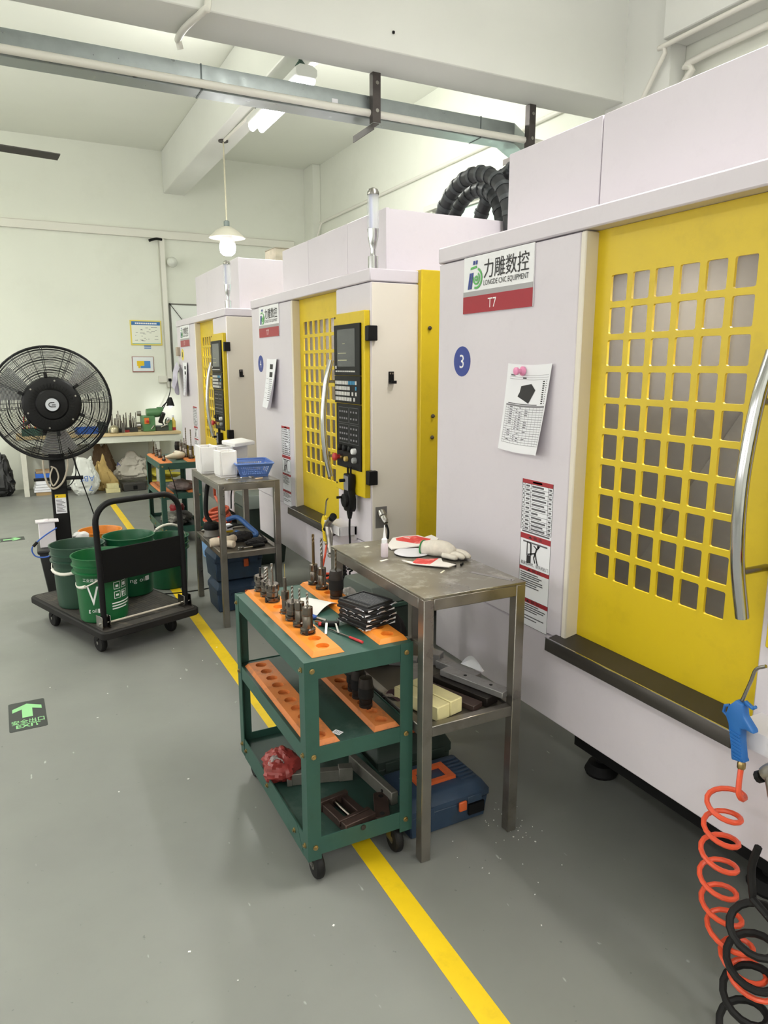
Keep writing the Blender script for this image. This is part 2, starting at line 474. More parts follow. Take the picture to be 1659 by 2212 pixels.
# right-wall conduits
def pipe(name, label, pts, r, cat='pipe', m=None, n=10):
    return tag(MB().tube(pts, r, n).build(name, m or PVC), label, cat)
pipe('wall_pipe', 'thin white conduit high along the right wall above the second hood', [(XR - .03, 10.0, 3.58), (XR - .03, 4.32, 3.58)], .018)
pipe('wall_pipe', 'thin conduit sloping up from the back corner to the right wall run', [(XR - .11, 10.03, 3.28), (XR - .06, 9.9, 3.55), (XR - .035, 9.8, 3.58)], .012)
pipe('wall_pipe', 'upper of the white pipes bending round the column at top right', smooth_path([(3.96, 4.06, 3.02), (3.95, 4.0, 3.2), (3.93, 3.72, 3.56), (3.92, 3.6, 3.6), (3.92, 1.5, 3.6)], 4), .016)
pipe('wall_pipe', 'second white pipe from the top beside the right-hand column', smooth_path([(4.05, 3.69, 2.9), (4.05, 3.69, 3.3), (4.05, 3.6, 3.44), (4.05, 3.45, 3.5), (4.05, 1.2, 3.5)], 4), .022)
pipe('wall_pipe', 'thickest white drain pipe at top right, dropping behind the near machine hood', smooth_path([(4.02, 3.52, 2.4), (4.02, 3.52, 3.05), (4.02, 3.5, 3.2), (4.02, 3.38, 3.27), (4.02, 3.2, 3.30), (4.02, 1.0, 3.30)], 4), .055)
t = thing('pipe_hanger', 'wire clip around the thick drain pipe at top right corner', 'clip', (4.02, 2.62, 3.28))
MB().tube([(math.cos(a) * .063, .0, .02 + math.sin(a) * .063) for a in [i * PI / 8 for i in range(16)]], .005, 6, closed=True).build('ring', DUST, t)
MB().tube([(0.05, 0, 0.0), (.1, 0, .0)], .005, 6).build('stem', DUST, t)
# ceiling conduit crossing the deep beam
pipe('ceiling_conduit', 'bent white conduit wrapping under the deep beam at top left', smooth_path([(1.09, 4.09, 3.75), (1.07, 4.09, 3.42), (1.05, 4.1, 3.38), (1.0, 4.3, 3.37), (.99, 4.46, 3.37), (1.0, 4.49, 3.36), (1.01, 4.5, 3.33)], 4), .018)
tag(MB().box(2.155, 2.17, 4.110, 4.12, 3.485, 3.5).build('wall_anchor', BLACKM, bevel=.002), 'tiny dark anchor hole plug on the deep beam face', 'anchor') 
# galvanised duct hung behind the deep beam
t = thing('cable_duct', 'galvanised sheet metal cable duct hung below the deep beam', 'duct', (0, 4.5, 3.14))
xs = [-4.0, -1.6, 1.12, 3.05]
for a, b_ in zip(xs[:-1], xs[1:]):
    MB().box(a + .002, b_ - .002, 0, .14, 0, .135).build('duct_section', GALV, t, bevel=.003)
M3 = frame((0, 0, 0), (1, 0, 0), (0, 1, 0))
e = MB().prism([(3.052, 0), (3.34, 0), (3.8, .34), (4.08, .34), (4.08, .48), (3.75, .48), (3.28, .14), (3.052, .14)], .135)
e.build('duct_elbow', GALV, t, bevel=.003)
for x in (1.12, 3.05):
    MB().box(x - .004, x + .004, -.003, .143, -.003, .138).build('joint_band', mat('duct_joint', (110, 118, 118), .5, .6), t)
MB().box(1.93, 1.97, -.004, 0, .055, .08).build('paper_tag', PAPER, t)
pipe('duct_pipe', 'white pipe running along the front of the galvanised duct', [(-4.0, 4.475, 3.165), (3.36, 4.475, 3.165), (3.95, 4.475, 3.165)], .022)
for k, (x, lb) in enumerate(((2.21, 'dark angle-iron hanger under the deep beam near the tube lamp'), (3.44, 'dark angle-iron hanger by the duct elbow near the right column'))):
    t = thing('duct_hanger', lb, 'bracket', (x, 4.43, 3.08))
    MB().box(-.025, .025, -.004, .0, .02, .31).build('upright', DUST, t)
    MB().box(-.03, -.025, -.004, .045, .02, .31).build('flange', DUST, t)
    MB().box(-.035, .005, -.02, .29, .005, .011).build('cross_arm', DUST, t)
    MB().box(-.035, -.03, -.02, .29, -.03, .005).build('arm_web', DUST, t)
    for z in (.09, .25):
        MB().lathe([(.012, 0), (.012, .004)], 10, (.0, -.004, z), (PI / 2, 0, 0)).build('bolt', SATIN, t)
# twin-tube lamp in view
def tube_lamp(loc, label):
    t = thing('tube_lamp', label, 'lamp', loc)
    m = MB()
    m.prism([(-.085, .06), (-.085, .02), (-.07, .0), (.07, .0), (.085, .02), (.085, .06), (.05, .085), (-.05, .085)], .62, frame((0, 0, 0), (1, 0, 0), (0, 0, 1)), -.62)
    m.build('housing', mat('lamp_housing', (226, 228, 224), .5), t, bevel=.004)
    m = MB()
    for s in (-.042, .042):
        m.prism([(s + .036 * math.cos(a), -.0 + .05 * math.sin(a)) for a in [PI + PI * i / 8 for i in range(9)]], .6, frame((0, 0, 0), (1, 0, 0), (0, 0, 1)), -.6)
    m.build('diffuser', LAMPW, t)
    for s in (-1, 1):
        MB().lathe([(.012, .0), (.05, .0), (.045, .05), (.015, .09), (.012, .18)], 10, (0, .5 * s, .06)).build('mount', mat('lamp_mount_green', (60, 84, 74), .6), t)
    return t
tl = tube_lamp((2.12, 6.02, 3.66), 'bright twin-tube lamp under the beam seen below the duct')
# pendant bulb
t = thing('pendant_lamp', 'white enamel pendant lamp with glowing bulb on a cord', 'lamp', (2.13, 7.78, 2.78))
MB().tube([(0, 0, .27), (0, 0, 1.05)], .008, 6).build('cord', mat('cord_cream', (206, 200, 176), .6), t)
MB().lathe([(.05, 1.045), (.05, 1.06)], 14).build('ceiling_rose', DUST, t)
MB().lathe([(.025, .22), (.03, .235), (.03, .28), (.018, .29)], 14).build('cap', mat('pendant_cap', (120, 130, 128), .5), t)
MB().lathe([(.185, .115), (.188, .118), (.12, .185), (.05, .225), (.02, .235), (.02, .228), (.05, .218), (.118, .18)], 28, cap=False).build('shade', mat('pendant_shade', (196, 192, 178), .5), t)
MB().lathe([(.03, .19), (.055, .14), (.075, .09), (.08, .06)], 18).build('bulb_base', mat('bulb_white', (236, 236, 244), .4), t)
b_ = MB().lathe([(.08, .06), (.085, .02), (.075, -.03), (.045, -.055), (.0, -.06)], 18)
b_.build('bulb', mat('bulb_glow', (255, 255, 255), .4, emit=(250, 250, 255), estr=14), t)
pl = bpy.data.lights.new('pendant_point', 'POINT'); pl.energy = 13; pl.shadow_soft_size = .09; pl.color = (1, 1, .96)
po = bpy.data.objects.new('pendant_point', pl); po.location = (2.13, 7.78, 2.66); C.objects.link(po)
pipe('lamp_conduit', 'short conduit under the beam feeding the pendant lamp', [(2.13, 7.74, 3.83), (2.13, 6.66, 3.81)], .014)
# unlit globe lamp
t = thing('globe_lamp', 'small unlit white globe lamp on the vertical conduit', 'lamp', (2.05, YB - .06, 2.955))
MB().sphere((0, -.06, 0), .068, 18, 12).build('globe', mat('globe_white', (222, 224, 216), .25), t)
MB().lathe([(.04, 0), (.045, .03)], 14, (0, 0.02, 0), (PI / 2, 0, 0)).build('base', PVC, t)
# ceiling fan, one blade in view
t = thing('ceiling_fan', 'dark ceiling fan with one blade reaching into view at left', 'fan', (-.32, 6.3, 3.16))
MB().tube([(0, 0, .1), (0, 0, ZC - 3.17)], .016, 8).build('rod', DUST, t)
MB().lathe([(.03, -.05), (.11, -.03), (.13, .03), (.1, .08), (.03, .12)], 20).build('motor', mat('fan_brown', (60, 56, 52), .5), t)
for k in range(3):
    a = math.radians(9 + 120 * k)
    m = MB().box(.12, .8, -.055, .055, -.004, .004)
    m.move(Matrix.Rotation(a, 4, 'Z') @ Matrix.Rotation(-.16, 4, 'X'))
    m.build('blade', MATS['fan_brown'], t)
# floor tape
struct(MB().box(.876, .944, YF + .3, 9.0, 0, .0012).build('trim_7', TAPEY), 'yellow tape line along the grey workshop floor')

# ------------------------------------------------------------------ machining centres
XM, ML = 1.58, 1.965
PANE = mat('door_pane', (96, 92, 86), 0.1, spec=0.5, noise=0.1, nscale=6, alpha=0.26, dirt=(200, 196, 186), dscale=70, damt=0.35)
INNER = mat('machine_inside', (150, 148, 146), 0.4, 0.3)
SCREEN = mat('dark_screen', (66, 68, 70), 0.2, noise=0.15, nscale=9, emit=(80, 84, 90), estr=0.10)
KEYW = mat('key_white', (206, 204, 200), 0.5)
KEYB = mat('key_blue', (50, 128, 168), 0.5)

def plate_with_holes(y0, z0, nc, nr, py, pz, hw, hh, r, x0, x1):
    """grid plate in the y-z plane with rounded openings"""
    m = MB(); k4 = 4
    for i in range(nc):
        for j in range(nr):
            cy, cz = y0 + (i + .5) * py, z0 + (j + .5) * pz
            hole = rrect(hw, hh, r, k4, (cy, cz))
            cor = [(cy + py / 2, cz + pz / 2), (cy - py / 2, cz + pz / 2), (cy - py / 2, cz - pz / 2), (cy + py / 2, cz - pz / 2)]
            n = len(hole); vs = []; fs = []
            for x in (x0, x1):
                vs += [(x, a, b) for a, b in hole] + [(x, a, b) for a, b in cor]
            S = n + 4
            for k in range(4):
                for q in range(k4):
                    a = k * (k4 + 1) + q
                    fs.append((n + k, a + 1, a)); fs.append((S + n + k, S + a, S + a + 1))
                a = k * (k4 + 1) + k4; c = ((k + 1) % 4) * (k4 + 1); d = n + (k + 1) % 4
                fs.append((n + k, d, c, a)); fs.append((S + n + k, S + a, S + c, S + d))
            for a in range(n):
                c = (a + 1) % n
                fs.append((a, c, S + c, S + a))
            m.add(vs, fs)
    return m
DY0, DP, DZ0, DQ = 0.559, 0.0844, 0.907, 0.0951     # grid origin and pitch on the door
def sign_plate(parent):
    """name plate on the front panel; frame: right = -y, up = z"""
    W, H = .42, .205
    p = MB().box(-.006, 0, 1.356, 1.356 + W, 1.778, 1.778 + H).build('name_plate', SIGNW, parent, bevel=.001)
    plabel(p, 'white, grey and red name plate with logo')
    yL, z0 = 1.356 + W, 1.778
    MB().box(-.0072, -.006, 1.356, yL, z0 + .062, z0 + .08).build('grey_band', SIGNG, p)
    MB().box(-.0072, -.006, 1.356, yL, z0, z0 + .062).build('red_band', SIGNR, p)
    def at(u, v, d=.0078): return frame((-d, yL - u, z0 + v), (0, -1, 0), (0, 0, 1))
    text('力雕数控', .262, .066, PRINTK, at(.265, .152), p)
    text('LONGDE CNC EQUIPMENT', .262, .022, PRINTK, at(.265, .102), p)
    text('T7', .052, .034, PRINTW, at(.19, .031), p)
    # logo: blue slanted bars and green D-shaped arcs
    g = MB(); M = at(.075, .138)
    for a in (-.044, -.03): g.prism([(a, -.05), (a + .01, -.05), (a + .022, .008), (a + .012, .008)], .0006, M)
    for a in (-.012, .004): g.prism([(a, .036), (a + .01, .036), (a + .013, .05), (a + .003, .05)], .0006, M)
    stuff(g.build('logo_blue', PRINTB, p))
    g = MB()
    def arc(r0, r1, a0, a1, c=(.012, -.014)):
        n = 10
        po = [(c[0] + r1 * math.cos(math.radians(a0 + (a1 - a0) * i / n)), c[1] + r1 * math.sin(math.radians(a0 + (a1 - a0) * i / n))) for i in range(n + 1)]
        po += [(c[0] + r0 * math.cos(math.radians(a1 + (a0 - a1) * i / n)), c[1] + r0 * math.sin(math.radians(a1 + (a0 - a1) * i / n))) for i in range(n + 1)]
        g.prism(po, .0006, M)
    arc(.03, .038, -110, 75); arc(.016, .023, -200, 60); arc(.004, .011, -180, 170)
    g.prism([(-.028, .02), (.012, .024), (.012, .032), (-.026, .028)], .0006, M)
    stuff(g.build('logo_green', PRINTLG, p))
    return p
def warning_sticker(parent):
    W, H = .165, .532; yL, zt = 1.376, 1.193
    s = MB().box(-.001, 0, yL - W, yL, zt - H, zt).build('warning_sticker', PAPER, parent)
    plabel(s, 'tall white safety sticker with red bands and a pictogram')
    def at(u, v, d=.0016): return frame((-d, yL - u * W, zt - v * H), (0, -1, 0), (0, 0, 1))
    def rect(m, u0, u1, v0, v1):
        m.box(-.0015, -.001, yL - u1 * W, yL - u0 * W, zt - v1 * H, zt - v0 * H)
    for a, b in ((0, .028), (.366, .402), (.595, .62), (.81, .838)):
        r = MB(); rect(r, 0, 1, a, b); r.build('red_band', PRINTR, s)
    k = MB()
    for a, b in ((0, .34), (.366, .595), (.595, .81), (.81, 1.0)):
        for u in (0, 1): rect(k, u - .008 if u else 0, u if u else .008, a, b)
        rect(k, 0, 1, b - .002, b)
    ys = [.028, .056, .085, .113, .145, .175, .205, .235, .262, .29, .315, .34]
    for v in ys: rect(k, 0, 1, v - .001, v + .001)
    for u in (.09, .29, .85): rect(k, u - .004, u + .004, .028, .34)
    stuff(k.build('table_lines', PRINTK, s))
    random.seed(5)
    d = MB()
    for i in range(len(ys) - 1):
        v = (ys[i] + ys[i + 1]) / 2
        for (u0, u1) in ((.03, .06), (.13, .25), (.33, .33 + random.uniform(.2, .48)), (.88, .96)):
            rect(d, u0, u1, v - .006, v + .006)
    rect(d, .05, .95, .347, .357); rect(d, .1, .9, .415, .425)
    for v in (.635, .65, .663, .68, .695, .71, .725, .85, .865, .88, .895, .93, .95):
        rect(d, .05, random.uniform(.6, .95), v - .0035, v + .0035)
    rect(d, .35, .65, .008, .02)
    stuff(d.build('small_print', mat('small_print', (96, 94, 98), .6), s))
    for v in (.384, .6075, .824):
        text('▲ 警 告', .45 * W, .02 * H, PRINTK, at(.5, v, .0017), s)
    text('机床运转时、请关闭此门', .9 * W, .026 * H, PRINTK, at(.5, .568), s)
    g = MB(); M = at(.45, .49)
    g.prism([(-.035, -.04), (-.012, -.036), (-.012, -.008), (-.035, -.012)], .0004, M)
    for a, b, w_ in (((-.034, -.012), (-.034, .038), .004), ((-.034, .038), (-.014, .034), .004), ((-.014, .034), (-.012, -.008), .008),
                     ((-.03, -.008), (.012, .004), .005), ((.012, .004), (.02, .024), .007), ((.02, .02), (.034, .034), .005), ((.02, .02), (.002, .03), .004),
                     ((.012, .004), (.018, -.018), .006), ((.018, -.018), (.026, -.036), .005), ((.012, .004), (.004, -.014), .006), ((.004, -.014), (.012, -.032), .005)):
        A, B = Vector((*a, 0)), Vector((*b, 0)); d_ = (B - A).normalized(); q = Vector((-d_.y, d_.x, 0)) * w_ / 2
        g.prism([tuple((A + q).xy), tuple((A - q).xy), tuple((B - q).xy), tuple((B + q).xy)], .0004, M)
    g.prism([(.026 + .006 * math.cos(i * PI / 5), .03 + .006 * math.sin(i * PI / 5)) for i in range(10)], .0004, M)
    stuff(g.build('pictogram', PRINTK, s))
    return s
def number_disc(parent, n, y=1.785, z=1.6, col=None, tcol=None):
    d = MB().lathe([(.058, 0), (.058, .0015)], 32, (0, y, z), (0, -PI / 2, 0)).build('number_disc', col or PRINTB, parent)
    text(n, .03, .052, tcol or PRINTW, frame((-.0021, y, z), (0, -1, 0), (0, 0, 1)), d)
    return d
def make_machine(near, label, hood_top, number):
    t = thing('machining_centre', label, 'machine', (XM, near, 0), 0, 'machining centres in a row')
    # casing panels
    MB().box(.012, 1.3, 1.142, ML, .668, 1.985).build('front_panel_wide', WHITE, t, bevel=.006)
    MB().box(0, .012, 1.142, ML, .668, 1.982).build('front_skin', WHITE, t, bevel=.003)
    MB().box(.0, .055, 1.118, 1.142, .668, 1.983).build('door_jamb', WHITE_WARMLIT, t, bevel=.004)
    MB().box(0.0, 1.3, 0, .427, .668, 1.983).build('front_panel_narrow', WHITE, t, bevel=.006)
    MB().box(.006, .05, 0, ML, .352, .664).build('lower_panel', WHITE, t, bevel=.006)
    MB().box(.05, 1.3, 0.01, 1.36, .37, .664).build('lower_body', WHITE, t)
    MB().box(-.006, .5, -.002, ML + .004, 1.986, 2.046).build('header_beam', WHITE, t, bevel=.005)
    MB().box(.5, 1.3, -.0, ML, 1.986, 2.04).build('roof_panel', WHITE, t, bevel=.004)
    MB().box(.8, 1.28, .427, 1.142, .668, 1.985).build('inner_back', mat('inner_beige', (214, 204, 182), .5), t)
    MB().box(.07, .8, 1.122, 1.141, .668, 1.985).build('inner_wall', mat('inner_grey', (66, 64, 62), .4, .3), t)
    MB().prism([(.12, .70), (.79, 1.42), (.79, 1.40), (.12, .66)], -1.12, frame((0, 0, 0), (1, 0, 0), (0, 0, 1)), -.43).build('chip_guard', mat('guard_dark', (62, 60, 57), .45, .4), t)
    pass
    MB().lathe([(.02, 1.35), (.04, 1.4), (.05, 1.6), (.065, 1.62), (.065, 1.98)], 18, (.42, .50, 0)).build('spindle', SATIN, t)
    # side skin and yellow corner column on the near side
    MB().box(.004, .268, -.004, 0, .36, 1.98).build('side_skin', WHITE_WARMLIT, t, bevel=.0015)
    col = MB().box(.262, .62, -.034, .03, .35, 2.05).build('corner_column', YEL, t, bevel=.004)
    for (x, z) in ((.31, 1.77), (.335, 1.33), (.332, 1.22)):
        MB().lathe([(.009, 0), (.011, .006), (.004, .02)], 10, (x, -.034, z), (PI / 2, 0, 0)).build('bolt', DUST, col)
    # hood of three panels
    for a, b in ((.17, .646), (.65, 1.255), (1.259, 1.75)):
        MB().box(.17, .19, a, b, 2.02, hood_top).build('hood_panel', WHITE, t, bevel=.002)
    MB().box(.186, 1.5, .171, 1.749, 2.02, hood_top - .004).build('hood_body', WHITE, t, bevel=.003)
    # base, feet
    MB().box(.285, 1.25, .45, 1.352, .10, .36).build('base_frame', BLACKM, t, bevel=.004)
    for (x, y) in ((.36, 1.27), (.36, .55), (1.15, 1.27), (1.15, .55)):
        MB().lathe([(.06, 0), (.065, .012), (.05, .045), (.022, .05), (.022, .11)], 18, (x, y, 0)).build('foot', BLACKM, t)
    # sill tray
    tr = MB().prism([(-.048, .632), (-.046, .676), (-.042, .677), (-.040, .672), (.05, .690), (.05, .664), (-.03, .628)], -1.165, frame((0, 0, 0), (1, 0, 0), (0, 0, 1)), -.44)
    tr.build('sill_tray', DARKSTEEL, t, bevel=.002)
    MB().box(-.0475, -.0425, .44, 1.165, .676, .6785).build('tray_edge', CHROME, t)
    # sliding door
    m = plate_with_holes(DY0, DZ0, 6, 10, DP, DQ, .064, .077, .006, .05, .058)
    g0, g1, h0, h1 = DY0, DY0 + 6 * DP, DZ0, DZ0 + 10 * DQ
    m.box(.05, .058, .43, g0, .67, 1.985); m.box(.05, .058, g1, 1.135, .67, 1.985)
    m.box(.05, .058, g0, g1, .67, h0); m.box(.05, .058, g0, g1, h1, 1.985)
    door = m.build('door', YEL, t, angle=30)
    pm = MB().box(.0585, .062, -.036, .036, -.042, .042).mesh('pane')
    for i in range(6):
        for j in range(10):
            link('pane', pm, PANE, door, (0, DY0 + (i + .5) * DP, DZ0 + (j + .5) * DQ))
    hp = [(.05, .468, 1.60), (-.01, .470, 1.605), (-.035, .470, 1.57), (-.062, .47, 1.45), (-.07, .47, 1.29), (-.062, .47, 1.13), (-.035, .47, 1.0), (-.03, .47, .985)]
    hb = smooth_path([(-.022, .455, 1.615), (-.05, .463, 1.49), (-.068, .467, 1.30), (-.06, .464, 1.12), (-.034, .455, .975)], 6)
    h = MB().tube(hb, .0165, 14).build('door_handle', CHROME, door)
    for z in (1.5, 1.09):
        MB().tube([(.05, .463, z), (-.056, .463, z)], .009, 10).build('handle_post', SATIN, h)
    # control panel
    cp = MB().box(-.03, 0, .012, .392, .919, 1.85).build('control_panel', YEL, t, bevel=.003)
    def at(u, v, d=0.0): return (-.03 - d, .392 - .38 * u, 1.85 - .931 * v)
    def pbox(mb, u0, u1, v0, v1, d0, d1):
        a, b = at(u0, v0), at(u1, v1)
        return mb.box(-.03 - d1, -.03 - d0, b[1], a[1], b[2], a[2])
    pbox(MB(), .06, .91, .062, .338, 0, .010).build('screen_module', BLACK, cp, bevel=.002)
    sc = pbox(MB(), .18, .76, .088, .29, .010, .0112).build('screen', SCREEN, cp)
    sl = MB()
    pbox(sl, .2, .48, .215, .219, .0112, .0116); pbox(sl, .36, .44, .163, .167, .0112, .0116); pbox(sl, .2, .5, .252, .258, .0112, .0116)
    stuff(sl.build('screen_lines', mat('screen_line', (150, 148, 120), .4, emit=(150, 146, 110), estr=.25), sc))
    kb = pbox(MB(), .06, .91, .34, .492, 0, .009).build('keyboard', BLACK, cp, bevel=.002)
    lw = pbox(MB(), .10, .91, .495, .858, 0, .007).build('operator_panel', BLACK, cp, bevel=.002)
    k1, k2 = MB(), MB()
    for i in range(10): pbox(k1, .12 + .066 * i, .165 + .066 * i, .312, .320, .0095, .012)
    pbox(k1, .11, .15, .285, .302, .0095, .012)
    for r in range(4):
        n = 6 + (8 - 6)
        for i in range(13):
            u0 = .105 + .055 * i
            if r == 0 and 8 <= i <= 11: pbox(k2, u0, u0 + .042, .368, .388, .009, .012); continue
            if r == 1 and 9 <= i <= 12: continue
            if r >= 2 and i > 8 and (i + r) % 2: continue
            pbox(k1, u0, u0 + .042, .368 + .030 * r, .388 + .030 * r, .009, .012)
    pbox(k2, .105 + .055 * 12, .147 + .055 * 12, .398, .418, .009, .012)
    stuff(k1.build('keys', KEYW, kb)); stuff(k2.build('blue_keys', KEYB, kb))
    k3, k4 = MB(), MB()
    for (u0, u1, v0, v1, nc, nr) in ((.2, .5, .52, .595, 4, 2), (.56, .82, .52, .595, 3, 2), (.2, .5, .615, .71, 4, 3), (.56, .82, .615, .71, 3, 3)):
        for i in range(nc):
            for j in range(nr):
                uu, vv = u0 + (u1 - u0) * (i + .5) / nc, v0 + (v1 - v0) * (j + .5) / nr
                pbox(k3, uu - .02, uu + .02, vv - .005, vv + .005, .007, .009)
        for (a, b, c, d) in ((u0 - .015, u1 + .015, v0 - .006, v0 - .004), (u0 - .015, u1 + .015, v1 + .004, v1 + .006), (u0 - .018, u0 - .013, v0 - .006, v1 + .006), (u1 + .013, u1 + .018, v0 - .006, v1 + .006)):
            pbox(k4, a, b, c, d, .007, .0075)
    stuff(k3.build('buttons', PRINTG, lw)); stuff(k4.build('button_frames', mat('frame_grey', (96, 96, 98), .5), lw))
    def knob(u, v, r, d, m, name, prof=None):
        c = at(u, v, .007)
        return MB().lathe(prof or [(r, 0), (r, d * .8), (r * .8, d)], 16, c, (0, -PI / 2, 0)).build(name, m, lw, angle=50)
    for u in (.25, .42, .6): knob(u, .745, .017, .018, BLACK, 'rotary_knob')
    knob(.73, .752, .016, .022, mat('knob_white', (236, 236, 236), .3), 'white_button')
    knob(.74, .802, .016, .02, mat('knob_clear', (150, 152, 152), .2), 'clear_button')
    knob(.2, .803, 0, 0, mat('stop_red', (190, 52, 50), .4), 'stop_button', [(.012, 0), (.012, .02), (.021, .022), (.022, .034), (.016, .04)])
    knob(.46, .805, .014, .018, mat('amber_button', (196, 168, 92), .3), 'amber_button')
    knob(.31, .80, .008, .016, BRASS, 'key_switch')
    for (u, v) in ((.05, .02), (.05, .965)): MB().lathe([(.006, 0), (.006, .002)], 8, at(u, v), (0, -PI / 2, 0)).build('screw', BLACK, cp)
    for z in (1.74, 1.027):
        MB().box(-.028, .022, -.03, .012, z - .036, z + .036).build('hinge', BLACK, t, bevel=.003)
    # hook and socket on the near side
    hk = MB().box(.094, .124, -.008, -.004, 1.497, 1.556)
    hk.box(.094, .124, -.034, -.008, 1.497, 1.503); hk.box(.094, .124, -.038, -.034, 1.497, 1.512)
    hk = hk.build('hook', BLACK, t, bevel=.001)
    for x in (.103, .116): MB().lathe([(.0045, 0), (.0045, .002)], 10, (x, -.008, 1.546), (PI / 2, 0, 0)).build('screw', SATIN, hk)
    so = MB().box(.02, .086, -.0045, -.003, .76, .872).build('socket_recess', mat('socket_grey', (120, 116, 112), .5), t)
    MB().lathe([(.022, 0), (.022, .03), (.017, .035), (.017, .06), (.011, .075)], 16, (.052, -.004, .845), (PI / 2 + .7, 0, 0)).build('plug', SATIN, so)
    MB().tube(smooth_path([(.052, -.065, .79), (.055, -.08, .75), (.045, -.075, .69), (.02, -.05, .63), (-.02, -.03, .55), (-.03, -.03, .4)]), .006, 8).build('cable', BLACK, so)
    # signal lamp
    sx, sy = .045, .065
    b = MB().lathe([(.026, 2.045), (.026, 2.108), (.014, 2.112), (.013, 2.14), (.02, 2.165), (.027, 2.2), (.029, 2.235)], 20, (sx, sy, 0)).build('signal_lamp', CHROME, t)
    MB().lathe([(.028, 2.235), (.028, 2.39)], 20, (sx, sy, 0)).build('lamp_tube', mat('lamp_clear', (240, 244, 246), .08, alpha=.3), b)
    MB().lathe([(.029, 2.39), (.029, 2.402), (.022, 2.416), (.008, 2.422)], 20, (sx, sy, 0)).build('lamp_cap', SATIN, b)
    led = MB()
    for i in range(14): led.box(sx - .019, sx - .015, sy - .004, sy + .004, 2.245 + .0105 * i, 2.250 + .0105 * i)
    led.box(sx - .015, sx - .006, sy - .007, sy + .007, 2.235, 2.39)
    led.build('led_strip', mat('led_blue', (196, 200, 232), .4), b)
    sign_plate(t); warning_sticker(t)
    if number: number_disc(t, number)
    return t
def work_light(near, p):
    d = bpy.data.lights.new('machine_work_light', 'AREA'); d.shape = 'RECTANGLE'; d.size, d.size_y = .1, .4
    d.energy = p; d.color = (1, .95, .84)
    o = bpy.data.objects.new('machine_work_light', d); o.location = (XM + .45, near + .75, 1.96); o.rotation_euler = (0, math.radians(-18), 0); C.objects.link(o)
for n_, p_ in ((.635, 26.0), (3.236, 30.0), (5.92, 30.0)): work_light(n_, p_)
m3 = make_machine(.635, 'nearest white and yellow machine, number 3 on its panel', 2.366, '3')
m4 = make_machine(3.236, 'middle white and yellow machine with the number 4 disc', 2.366, '4')
m5 = make_machine(5.92, 'farthest white and yellow machine with a yellow number tag', 2.47, None)
d = number_disc(m5, '1', 1.735, 1.70, mat('tag_yellow', (226, 206, 60), .5), PRINTK)
# black cable-carrier loops rising out of the middle machine's hood
ch = MB(); ring = MB()
for (x, y0, y1, zt, ph) in ((.86, .83, .12, 2.66, 0), (1.02, .62, -.2, 2.68, .1), (.98, .30, .95, 2.62, .2)):
    pts = []
    for i in range(15):
        a = PI * i / 14
        pts.append((x + .05 * i / 14, (y0 + y1) / 2 + (y0 - y1) / 2 * math.cos(a), 2.28 + (zt - 2.28) * math.sin(a) ** .8))
    ch.tube(pts, .042, 10)
    for p, q in zip(pts[1:-1], pts[2:]):
        p_, q_ = Vector(p), Vector(q); dd = (q_ - p_).normalized() * .012
        ring.tube([p_ - dd, p_ + dd], .046, 12)
cc = stuff(ch.build('cable_carrier', mat('carrier_black', (40, 42, 44), .5), m4))
stuff(ring.build('carrier_links', mat('carrier_link', (62, 66, 68), .45), cc))
t = thing('carton', 'dusty cardboard box on top of the farthest machine hood', 'box', (XM + .62, 6.2, 2.467))
MB().box(-.12, .16, -.1, .18, 0, .1).build('box_body', mat('carton_grey', (186, 178, 158), .8, noise=.25, nscale=12), t)
MB().obox((.02, .04, .104), (.285, .285, .006), (.02, .0, 0)).build('flap', mat('carton_top', (140, 132, 114), .8), t)

# papers held to the front panels
def paper_on_panel(name, label, yL, zt, wd, ht, curl, rows, fig, lean=0.0, fold=False):
    """sheet hung on a machine's front; curl = how far its free corner stands off"""
    def fn(u, v, d=0.0):
        off = .004 + curl * (v ** 2) * .35 + curl * max(0, u - .72) ** 2 * 6 * (.4 + v)
        return (XM - off - d, yL - u * wd + lean * v, zt - v * ht - .02 * ht * math.sin(u * 3))
    o = thing(name, label, 'paper', (0, 0, 0))
    s = MB().sheet(lambda u, v: fn(u, v), 12, 12).build('sheet', PAPER, o)
    def patch(m, u0, u1, v0, v1):
        m.sheet(lambda u, v: fn(u0 + (u1 - u0) * u, v0 + (v1 - v0) * v, .0006), max(1, int((u1 - u0) * 12)), max(1, int((v1 - v0) * 12)))
    ln, dk = MB(), MB()
    rows(ln, dk, patch)
    if ln.v: stuff(ln.build('table_lines', PRINTG, s))
    if dk.v: stuff(dk.build('dark_print', PRINTK, s))
    return o, fn
def rows3(ln, dk, patch):
    for i in range(17): patch(ln, .06, .96, .47 + .027 * i, .4745 + .027 * i)
    for u in (.06, .12, .26, .34, .44, .52, .6, .68, .76, .84, .92, .955): patch(ln, u, u + .004, .47, .905)
    patch(ln, .06, .96, .455, .47)
    for v in (.115, .14, .165): patch(ln, .08, .96, v, v + .003)
    random.seed(8)
    for i in range(15):
        v = .482 + .027 * i
        for u0, u1 in ((.15, .22), (.3, .33), (.37, .42), (.5, .57)):
            if random.random() < .7: patch(dk, u0, u1, v, v + .008)
    for i in range(11): patch(dk, .83, .88, .18 + .024 * i, .193 + .024 * i); patch(ln, .91, .94, .18 + .024 * i, .19 + .024 * i)
    patch(dk, .1, .2, .12, .13); patch(dk, .38, .46, .14, .155); patch(dk, .1, .75, .44, .448)
def part3(fn, parent):
    q = MB(); pts = [(.36, .24), (.58, .21), (.68, .28), (.6, .38), (.56, .43), (.3, .36), (.34, .31)]
    P = [fn(u, v, .001) for u, v in pts]; n = len(P)
    q.add(P, [tuple(range(n))])
    q.build('part_drawing', PRINTK, parent)
